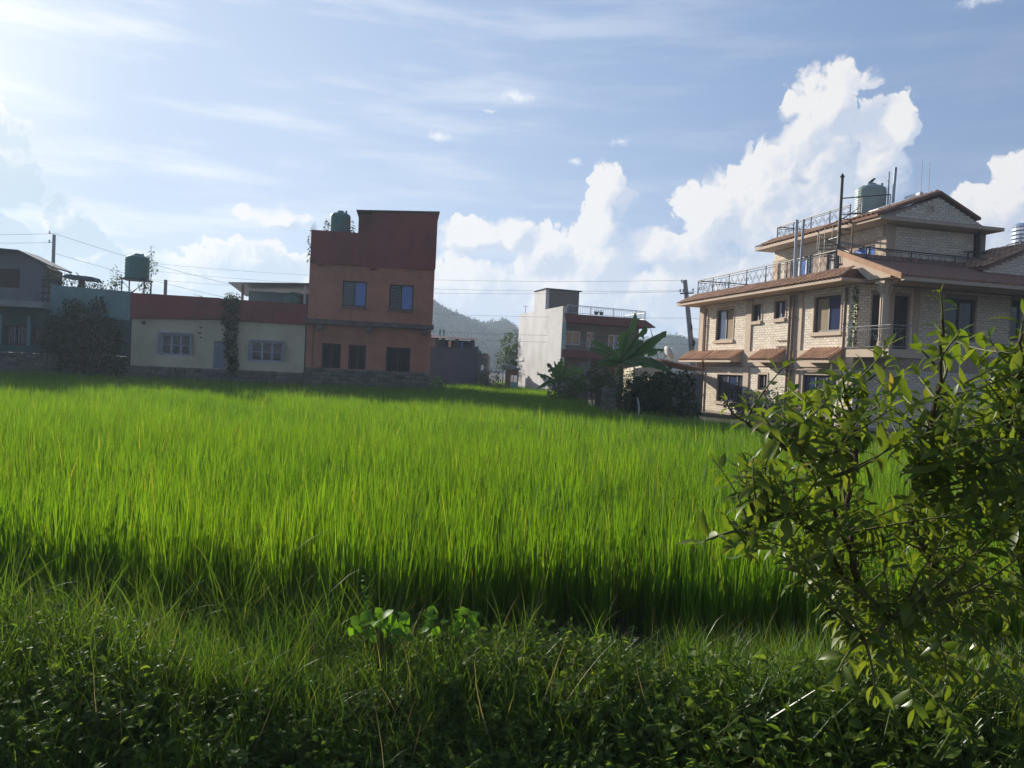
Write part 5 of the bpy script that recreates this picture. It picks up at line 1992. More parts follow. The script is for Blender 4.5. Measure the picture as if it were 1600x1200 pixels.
def build_house():
    t = thing('brick_house', 'large pale brick house with beige trim, clay tile awnings and roof terraces', 'house', HOUSE_O, HOUSE_R)
    up = [(1.12, 2.64, 3.50, 4.84), (4.16, 4.88, 4.20, 4.89), (5.81, 6.57, 4.22, 4.90), (8.40, 9.90, 3.60, 4.86)]
    lo = [(1.48, 3.92, 0.80, 1.98), (4.88, 5.54, 1.42, 2.04), (7.94, 9.9, 0.9, 2.09)]
    holes = up + lo
    # walls (mortar-coloured cores the bricks stand proud of)
    m = MB()
    m.wall(-.45, 10.75, 0, 5.15, 0, .25, holes)
    m.box(-.45, -.20, .25, 9.3, 0, 5.15)
    m.box(-.20, 10.5, 9.05, 9.3, 0, 5.15)
    m.box(-.2, 10.5, .26, .28, 0, 5.1)
    w = m.build('wall', 'joint', t)
    fr = at_front(10.75)
    fd = [(.55, 1.05, 2.98, 4.82), (1.39, 1.95, 2.98, 4.84), (6.10, 6.9, 3.6, 5.0), (3.4, 4.6, 3.5, 4.9)]
    m = MB(fr)
    m.wall(.25, 9.3, 0, 5.15, 0, .25, fd)
    m.box(.25, 9.05, .26, .28, 0, 5.1)
    fw = m.build('front_wall', 'joint', t)
    # bricks of the lit wall: the nearest three hundred are single, the others one mesh
    rects = [r for r in brick_rects(-.38, 10.73, .35, 5.13, [(a - .05, b + .05, c - .05, d + .05) for a, b, c, d in holes] + [(-.5, 10.8, 2.36, 2.98), (3.74, 4.18, 0, 5.2), (7.39, 7.73, 0, 5.2)])]
    order = sorted(range(len(rects)), key=lambda i: -(rects[i][0] + (4 if rects[i][2] > 3.0 else -6)))
    singles = (set(order[:296]), w)
    m = MB()
    lay_bricks(rects, m, singles)
    tag(m.build('brickwork', 'brick', t), kind='stuff')
    m = MB(fr)
    lay_bricks(brick_rects(.02, 9.2, 2.98, 5.13, [(a - .06, b + .06, c, d + .06) for a, b, c, d in fd]), m, None)
    lay_bricks(brick_rects(.02, 9.2, .4, 2.4), m, None)
    tag(m.build('front_brickwork', 'brick', t), kind='stuff')
    # trim
    for (a, b, z0, z1) in ((-.50, -.08, 0, 2.368), (-.50, -.08, 2.972, 5.12), (3.75, 4.17, 0, 2.368), (3.75, 4.17, 2.972, 5.12), (7.40, 7.72, 0, 2.368), (7.40, 7.72, 2.972, 5.12)):
        m = MB()
        m.box(a, b, -.06, -.002, z0, z1)
        m.build('pilaster', 'beige', t)
    m = MB()
    m.box(-.50, 10.75, -.055, -.001, 2.37, 2.97)
    m.build('band', 'beige', t)
    m = MB()
    m.box(-.5, -.452, -.06, .5, 0, 5.12)
    m.build('corner_strip', 'beige', t)
    # windows
    glazed(t, *up[0], .06, 'frame_dark', ['glass_slate', 'curtain'], fw=.07, sill='beige')
    glazed(t, *up[1], .06, 'frame_brown', ['glass_dark', 'glass_slate'], fw=.06, sill='beige', ledge=.04)
    glazed(t, *up[2], .06, 'frame_brown', ['glass_dark', 'glass_slate'], fw=.06, sill='beige', ledge=.04)
    glazed(t, *up[3], .06, 'frame_dark', ['curtain', 'glass_slate'], fw=.07, sill='beige', ledge=.16)
    glazed(t, *lo[0], .06, 'frame_dark', ['glass_clear', 'glass_slate', 'glass_clear'], fw=.07, sill='beige')
    glazed(t, *lo[1], .06, 'frame_brown', ['glass_dark', 'glass_slate'], fw=.06, sill='beige', ledge=.05)
    glazed(t, *lo[2], .06, 'frame_dark', ['glass_slate', 'glass_clear', 'glass_slate'], fw=.06, sill='beige')
    for (a, b, c, d) in holes:                       # plaster surrounds
        for (p, q, r_, s) in ((a - .07, a, c, d + .07), (b, b + .07, c, d + .07), (a, b, d, d + .07)):
            m = MB()
            m.box(p + .001, q - .001, -.03, .0, r_, s)
            m.build('surround', 'beige', t)
    # pipes
    for (u, v, z0, z1, r) in ((.17, -.07, .2, 5.0, .045), (7.02, -.10, 0, 5.05, .055), (7.26, -.12, 0, 5.05, .055), (10.24, -.09, 2.6, 5.05, .05), (7.1, -.2, 2.2, 2.4, .03)):
        m = MB()
        m.tube([(u, v, z0), (u, v, z1)], r, 8)
        for k in range(3):
            z = z0 + (z1 - z0) * (k + .5) / 3
            m.tube([(u, v, z - .04), (u, v, z + .04)], r * 1.3, 8)
        m.build('downpipe', 'pvc', t)
    for z in (3.36, 3.13):
        m = MB()
        m.tube([(6.1, -.05, z), (7.0, -.06, z + .0)], .02, 5)
        m.build('wall_cable', 'pvc', t)
    m = MB()
    m.tube([(7.1, -.15, 2.25), (9.4, -.15, 2.27)], .04, 6)
    m.build('horizontal_pipe', 'pvc', t)
    # awnings above the ground floor
    for (a, b) in ((-1.42, 1.00), (1.22, 3.58), (4.97, 6.72), (8.35, 10.20)):
        awning(t, a, b)
    # main eave
    m = MB()
    m.hexa([(-1.30, -.86, 5.155), (11.02, -.86, 5.155), (11.02, .3, 5.155), (-1.30, .3, 5.155), (-1.30, -.86, 5.26), (11.02, -.86, 5.26), (11.02, .3, 5.26), (-1.30, .3, 5.26)])
    m.box(-1.3, -.46, .302, 9.6, 5.155, 5.26)
    ev = m.build('eave', 'beige', t)
    m = MB()
    m.hexa([(-1.26, -.82, 5.262), (10.75, -.82, 5.262), (10.6, .4, 5.262), (-1.26, .4, 5.262), (-.80, -.18, 5.64), (10.55, -.18, 5.64), (10.55, .4, 5.64), (-.80, .4, 5.64)])
    m.build('roof_slope', 'tile_base', ev)
    lay_tiles(ev, (-1.25, -.90, 5.25), (10.95, -.90, 5.25), (-.78, -.17, 5.66), (10.55, -.17, 5.66))
    # terrace floor
    m = MB()
    m.box(-.8, 10.6, .402, 9.3, 5.30, 5.62)
    m.build('terrace_floor', 'concrete', t)
    railing(t, [(-.72, 5.5, 5.64), (-.72, -.10, 5.64), (9.6, -.10, 5.66)], .72, 1.48)
    railing(t, [(9.7, -.02, 6.25), (10.62, .30, 5.95), (10.62, 9.0, 5.90)], .42, 1.6)
    # balcony at the near corner: slab, railing, fluted column
    m = MB()
    m.box(10.752, 12.75, -.35, 1.3, 2.70, 2.95)
    m.build('balcony_slab', 'beige', t)
    railing(t, [(10.45, -.20, 2.97), (12.62, -.20, 2.97), (12.62, .55, 2.97)], .72, 1.1, 'pole_grey', 'scroll', .015)
    cu, cv = 12.02, 0.0
    m = MB()
    m.lathe([(.20, 0), (.20, .08), (.16, .12), (.17, .2), (.135, .24)], (cu, cv, 2.952), 16)
    m.lathe([(.13, 0), (.12, .05), (.135, .09), (.155, .16), (.14, .2), (.18, .27), (.20, .34)], (cu, cv, 4.66), 16)
    col = m.build('column', 'beige', t)
    m = MB()
    n = 24
    vs, fs = [], []
    for z in (3.15, 4.66):
        for k in range(n):
            r = .128 if k % 2 else .142
            a = 2 * math.pi * k / n
            vs.append((cu + r * math.cos(a), cv + r * math.sin(a), z))
    fs = [(k, (k + 1) % n, n + (k + 1) % n, n + k) for k in range(n)]
    m.add(vs, fs)
    m.build('shaft', 'beige', col)
    for k in range(8):
        a = 2 * math.pi * (k + .5) / 8
        m = MB()
        p = Vector((cu + .15 * math.cos(a), cv + .15 * math.sin(a), 4.72))
        o = Vector((math.cos(a), math.sin(a), 0))
        m.tube([p, p + o * .03 + Vector((0, 0, .12)), p + o * .085 + Vector((0, 0, .2)), p + o * .07 + Vector((0, 0, .12))], [.035, .03, .028, .015], 5)
        m.build('carved_leaf', 'beige', col)
    m = MB()
    m.box(cu - .21, cu + .21, cv - .21, cv + .21, 5.002, 5.08)
    m.build('abacus', 'beige', col)
    # porch doors
    for (a, b, c, d) in fd[:2]:
        m = MB(fr)
        m.box(a, b, .08, .13, c, d)
        dr = m.build('door', 'dark_door', t)
        for j in range(2):
            m = MB(fr)
            m.box(a + .08, b - .08, .055, .078, c + .15 + .85 * j, c + .85 + .85 * j)
            m.build('door_panel', 'dark_door', dr)
    glazed(t, *fd[2], .08, 'frame_dark', ['glass_dark', 'glass_dark'], xf=fr, fw=.07)
    glazed(t, *fd[3], .08, 'frame_dark', ['glass_dark', 'glass_dark'], xf=fr, fw=.07)
    for v in (.0, 1.1, 2.1):
        m = MB(fr)
        m.box(v + .03, v + .25, -.05, -.002, 2.96, 5.14)
        m.build('front_pilaster', 'beige', t) if v > .5 else None
    # porch roof: lean-to sloping to the viewer with a boxed beige end
    m = MB()
    m.hexa([(9.72, .02, 6.22), (12.72, .02, 5.14), (12.72, 9.6, 5.14), (9.72, 9.6, 6.22), (9.72, .02, 6.32), (12.72, .02, 5.24), (12.72, 9.6, 5.24), (9.72, 9.6, 6.32)])
    pr = m.build('porch_roof', 'tile_base', t)
    m = MB()
    lay_tiles(pr, (12.76, 9.6, 5.24), (12.76, .02, 5.24), (9.72, 9.6, 6.33), (9.72, .02, 6.33), m)
    tag(m.build('roof_tiles', 'tile', pr), kind='stuff')
    m = MB()
    m.hexa([(9.66, -.10, 6.21), (12.80, -.10, 5.08), (12.80, .018, 5.08), (9.66, .018, 6.21), (9.66, -.10, 6.40), (12.80, -.10, 5.27), (12.80, .018, 5.27), (9.66, .018, 6.40)])
    m.build('verge', 'tile', pr)
    m = MB()
    m.prism([(9.9, -.03, 6.12), (9.9, -.03, 5.74), (10.59, -.03, 5.64), (11.22, -.03, 5.20), (12.25, -.03, 5.20), (12.25, -.03, 5.275)], (0, 0, 0), (0, .045, 0))
    m.build('gable_board', 'beige', pr)
    m = MB()
    m.box(12.66, 12.80, .02, 9.6, 5.05, 5.16)
    m.box(12.0, 12.2, .3, 9.5, 5.082, 5.17)
    m.box(10.76, 12.66, .05, 9.5, 5.17, 5.19)
    m.build('fascia', 'beige', pr)

    # upper storey
    uw = [(3.55, 5.15, 6.0, 6.93), (6.05, 6.75, 5.9, 6.95), (7.95, 8.85, 6.05, 6.86)]
    m = MB()
    xf = Matrix.Translation((0, 2.0, 0))
    m.xf = xf
    m.wall(2.3, 9.45, 5.62, 7.50, 0, .2, uw)
    m.xf = None
    m.box(2.3, 2.5, 2.2, 6.3, 5.62, 7.50)
    m.box(2.5, 9.25, 6.1, 6.3, 5.62, 7.50)
    m.box(2.5, 9.25, 2.22, 2.24, 5.62, 7.4)
    m.build('upper_wall', 'joint', t)
    fr2 = at_front(9.45)
    m = MB(fr2)
    m.wall(2.2, 5.6, 5.62, 7.50, 0, .2)
    m.build('upper_front_wall', 'joint', t)
    m = MB(xf)
    lay_bricks(brick_rects(2.32, 9.2, 7.10, 7.48), m, None)
    lay_bricks(brick_rects(2.32, 9.2, 5.64, 6.98, [(a - .4, b + .4, 5.6, 7) for a, b, c, d in uw] + [(8.8, 9.5, 5, 8)]), m, None)
    m.xf = fr2
    lay_bricks(brick_rects(2.30, 5.58, 5.64, 7.48), m, None)
    tag(m.build('upper_brickwork', 'brick', t), kind='stuff')
    m = MB()
    m.box(2.28, 9.0, 1.94, 1.998, 6.99, 7.09)
    m.build('lintel_band', 'beige', t)
    for (a, b) in ((2.28, 2.7), (8.93, 9.47)):
        m = MB()
        m.box(a, b, 1.93, 1.998, 5.62, 6.985 if a < 5 else 7.05)
        m.build('upper_pilaster', 'beige', t)
    m = MB()
    m.box(9.452, 9.50, 1.93, 2.29, 5.62, 7.5)
    m.build('upper_corner_trim', 'beige', t)
    glazed(t, *uw[0], .05, 'frame_white', ['glass_dark', 'glass_blue', 'glass_clear'], xf=xf, fw=.06)
    glazed(t, *uw[1], .05, 'frame_dark', ['white_cloth', 'white_cloth'], xf=xf, fw=.06)
    glazed(t, *uw[2], .05, 'frame_dark', ['glass_blue', 'glass_blue'], xf=xf, fw=.05)
    # upper eave, its flat slab, tile edge
    m = MB()
    m.box(1.95, 10.05, 1.22, 6.3, 7.502, 7.62)
    ue = m.build('upper_eave', 'beige', t)
    m = MB()
    m.hexa([(2.0, 1.26, 7.622), (8.9, 1.26, 7.622), (8.9, 6.2, 7.622), (2.0, 6.2, 7.622), (2.4, 1.85, 7.95), (8.9, 1.85, 7.95), (8.9, 5.8, 7.95), (2.4, 5.8, 7.95)])
    m.build('upper_terrace', 'tile_base', ue)
    m = MB()
    lay_tiles(ue, (2.0, 1.19, 7.62), (9.95, 1.19, 7.62), (2.4, 1.86, 7.99), (9.95, 1.86, 7.93), m)
    # front gable
    gx0, gx1 = 8.55, 9.92
    m2 = MB()
    m2.prism([(gx0, 1.35, 7.622), (gx0, 5.55, 7.622), (gx0, 5.55, 7.66), (gx0, 3.65, 8.50), (gx0, 1.35, 7.66)], (0, 0, 0), (gx1 - gx0 - .05, 0, 0))
    gb = m2.build('pediment', 'joint', t)
    m3 = MB(at_front(gx1 - .05))
    pr_ = []
    for (a, b, c, d) in brick_rects(1.5, 5.5, 7.68, 8.4):
        hw_ = (8.52 - d) / .44
        a2, b2 = max(a, 3.65 - hw_), min(b, 3.65 + hw_)
        if b2 - a2 > .04:
            pr_.append((a2, b2, c, d))
    lay_bricks(pr_, m3, None)
    tag(m3.build('pediment_bricks', 'brick', gb), kind='stuff')
    m3 = MB(at_front(gx1 - .05))
    m3.wall(3.2, 3.46, 7.95, 8.18, -.05, -.016, [(3.26, 3.40, 7.95, 8.12)])
    m3.build('vent', 'beige', gb)
    for (va, za, vb, zb) in ((1.15, 7.60, 3.65, 8.60), (5.35, 7.83, 3.65, 8.60)):
        s = 1 if vb > va else -1
        m3 = MB()
        m3.hexa([(gx0 - .15, va, za), (gx1 + .06, va, za), (gx1 + .06, vb, zb), (gx0 - .15, vb, zb), (gx0 - .15, va, za + .09), (gx1 + .06, va, za + .09), (gx1 + .06, vb, zb + .09), (gx0 - .15, vb, zb + .09)])
        m3.build('gable_slope', 'tile_base', gb)
        if s > 0:
            lay_tiles(gb, (gx0 - .1, va - .02, za + .08), (gx1, va - .02, za + .08), (gx0 - .1, vb, zb + .08), (gx1, vb, zb + .08), m)
        else:
            lay_tiles(gb, (gx1, va, za + .08), (gx0 - .1, va, za + .08), (gx1, vb, zb + .08), (gx0 - .1, vb, zb + .08), m)
    tag(m.build('upper_roof_tiles', 'tile', ue), kind='stuff')
    railing(t, [(2.5, 5.6, 7.96), (2.5, 1.95, 7.96), (7.4, 1.95, 7.98)], .58, 1.2)

    # spiral stair
    pu_, pv_ = 8.15, 1.0
    m = MB()
    m.tube([(pu_, pv_, 5.62), (pu_, pv_, 9.30)], .055, 10)
    m.lathe([(.06, 0), (.09, .03), (.06, .08), (.01, .16)], (pu_, pv_, 9.30), 10)
    ss = m.build('spiral_stair', 'dark_metal', t)
    N = 15
    hand = []
    for k in range(N):
        a = R(20) - k * R(24)
        z = 5.75 + 2.2 * k / (N - 1)
        m = MB()
        p0 = (pu_ + .06 * math.cos(a), pv_ + .06 * math.sin(a))
        q = [(pu_ + .72 * math.cos(a - .19), pv_ + .72 * math.sin(a - .19)), (pu_ + .72 * math.cos(a + .19), pv_ + .72 * math.sin(a + .19))]
        m.prism([(p0[0], p0[1], z), (q[0][0], q[0][1], z), (q[1][0], q[1][1], z)], (0, 0, 0), (0, 0, .025))
        m.build('step', 'dark_metal', ss)
        m = MB()
        e = (pu_ + .72 * math.cos(a), pv_ + .72 * math.sin(a))
        m.tube([(e[0], e[1], z), (e[0], e[1], z + .62)], .012, 5)
        m.build('baluster', 'dark_metal', ss)
        hand.append((e[0], e[1], z + .62))
    MB().tube(hand, .02, 6).build('handrail', 'dark_metal', ss)
    m = MB()
    m.tube([(pu_, pv_, 8.55), (pu_ + 1.2, pv_ + 1.1, 8.55)], .022, 6)
    m.tube([(pu_ + 1.2, pv_ + 1.1, 8.55), (pu_ + 1.2, pv_ + 1.1, 7.9)], .018, 6)
    m.build('landing_rail', 'dark_metal', ss)
    # steel uprights on the eave, and behind the tank
    for (u, v, z0, z1, r, du) in ((7.50, -.30, 5.50, 7.78, .055, -.05), (7.80, -.28, 5.50, 7.72, .045, .05)):
        m = MB()
        m.tube([(u, v, z0), (u + du, v, z1)], r, 8)
        m.build('steel_upright', 'grey_metal', t)
    for (u, v, z0, z1, r, du) in ((7.62, 3.4, 7.95, 9.9, .03, -.05), (7.85, 3.4, 7.95, 9.98, .05, .07)):
        m = MB()
        m.tube([(u, v, z0), (u + du, v, z1)], r, 8)
        m.build('roof_mast', 'grey_metal', t)
    for (u, z) in ((9.05, 10.0), (9.42, 9.82)):
        m = MB()
        m.tube([(u, 3.6, 8.5), (u - .02, 3.6, z)], .010, 5)
        m.build('aerial_rod', 'dark_metal', t)
    # far right wing with its own gable
    g0, g1 = 9.0, 11.2
    m = MB()
    m.prism([(g0, 4.5, 5.3), (g0, 9.3, 5.3), (g0, 9.3, 5.95), (g0, 6.9, 6.92), (g0, 4.5, 5.9)], (0, 0, 0), (g1 - g0, 0, 0))
    wg = m.build('wing_gable', 'joint', t)
    m = MB(at_front(g1))
    pr_ = []
    for (a, b, c, d) in brick_rects(4.4, 9.3, 5.7, 6.8):
        hw_ = (6.93 - d) / .42
        a2, b2 = max(a, 6.9 - hw_), min(b, 6.9 + hw_)
        if b2 - a2 > .04:
            pr_.append((a2, b2, c, d))
    lay_bricks(pr_, m, None)
    tag(m.build('wing_bricks', 'brick', wg), kind='stuff')
    m = MB()
    for (va, za) in ((4.3, 5.86), (9.5, 5.86)):
        k = MB()
        k.hexa([(g0 - .2, va, za), (g1 + .15, va, za), (g1 + .15, 6.9, 6.95), (g0 - .2, 6.9, 6.95), (g0 - .2, va, za + .07), (g1 + .15, va, za + .07), (g1 + .15, 6.9, 7.02), (g0 - .2, 6.9, 7.02)])
        k.build('wing_slope', 'tile_base', wg)
    lay_tiles(wg, (g0 - .2, 4.28, 5.93), (g1 + .12, 4.28, 5.93), (g0 - .2, 6.9, 7.03), (g1 + .12, 6.9, 7.03), m)
    tag(m.build('wing_tiles', 'tile', wg), kind='stuff')
    m = MB()
    m.tube([(9.6, 5.25, 6.3), (9.6, 5.25, 6.75)], .03, 6)
    m.tube([(10.0, 4.7, 6.66), (9.2, 6.6, 6.90)], .03, 6)
    m.build('stub_rail', 'dark_metal', t)
    for (u, v, z) in ((9.5, 5.72, 7.75), (9.7, 5.6, 7.6)):
        m = MB()
        m.tube([(u, v, 6.3), (u, v, z)], .045, 8)
        m.build('wing_upright', 'dark_metal', t)
    return t


build_house()

water_tank('water_tank', 'pale grey green ribbed water tank on the top terrace of the brick house', .56, 1.28, 'tank_grey', hw(7.05, 3.05, 8.22), 0, ribs=12)
s = thing('tank_plinth', 'dark steel plinth under the pale tank on the top terrace', 'stand', hw(7.05, 3.05, 7.952))
MB().lathe([(.5, 0), (.5, .2), (.62, .21), (.62, .266)], n=20).build('ring', 'dark_metal', s)
b = thing('crow', 'small dark bird perched on the pale roof tank', 'bird', hw(7.05, 3.05, 9.52))
o = MB().tube([(-.13, 0, .03), (-.06, 0, .07), (.02, 0, .11), (.08, 0, .17), (.12, 0, .21), (.17, 0, .20)], [.008, .03, .055, .045, .035, .006], 8).build('body', 'dark_metal', b, True)
MB().tube([(0, .02, 0), (.01, .02, .08)], .006, 4).tube([(0, -.02, 0), (.01, -.02, .08)], .006, 4).build('leg', 'dark_metal', b)

sh = thing('solar_heater', 'white solar heater panel lying on the tiled gable slope', 'solar heater', hw(8.25, 2.1, 8.12), HOUSE_R)
m = MB()
m.hexa([(0, 0, 0), (.5, 0, 0), (.95, 1.25, .50), (.35, 1.25, .50), (0, 0, .05), (.5, 0, .05), (.95, 1.25, .55), (.35, 1.25, .55)])
m.build('panel', 'pale_sheet', sh)
m = MB()
m.tube([(.30, 1.32, .58), (1.05, 1.32, .58)], .09, 10)
m.build('tank', 'frame_white', sh)

st = thing('wooden_prop', 'thin wooden prop leaning under the upper eave beside the spiral stair', 'pole', hw(8.9, 1.0, 5.64))
MB().tube([(0, 0, 0.3), (.05, .12, 1.85)], .028, 6).build('prop', 'wood', st)
tp = thing('blue_sheet', 'blue plastic sheet folded over the terrace rail', 'sheet', hw(8.55, 1.4, 6.25), HOUSE_R)
m = MB()
m.hexa([(0, 0, 0), (.5, 0, 0), (.5, .05, 0), (0, .06, 0), (0, .01, .38), (.5, -.01, .36), (.5, .05, .36), (0, .06, .38)])
m.build('sheet', 'blue_cloth', tp)

# steel tank on a stand at the far right
sx, sy = hw(8.0, 9.35)[:2]
stn = thing('tank_stand', 'dark steel frame under the shiny tank at the right edge', 'stand', (sx, sy, 5.62))
m = MB()
for (x, y) in ((-.5, -.5), (.5, -.5), (.5, .5), (-.5, .5)):
    MB().tube([(x, y, 0), (x, y, 1.95)], .03, 6).build('leg', 'dark_metal', stn)
MB().box(-.58, .58, -.58, .58, 1.44, 1.495).build('platform', 'dark_metal', stn)
ring = [(.62 * math.cos(a), .62 * math.sin(a), 1.95) for a in np.linspace(0, 2 * math.pi, 17)]
MB().tube(ring, .02, 5, False).build('guard_ring', 'dark_metal', stn)
water_tank('water_tank', 'shiny steel water tank on a stand at the right edge', .5, 1.35, 'steel', (sx, sy, 7.12), 0, ribs=7)

vn = thing('climbing_vine', 'thin green vine climbing the brick edge beside the porch', 'vine', hw(10.7, -.03, 2.9), HOUSE_R)
m = MB()
m.tube([(0, 0, 0), (.05, -.03, .8), (-.03, -.02, 1.6), (.03, 0, 2.1)], [.02, .016, .012, .006], 5)
m.build('stem', 'bark', vn)
leaf_cloud('foliage', vn, 'shrub', [(0, -.05, .5, .13, .08, .5), (.02, -.05, 1.3, .12, .08, .5), (0, -.03, 1.9, .10, .07, .3)], 420, .07, True, seed=44)

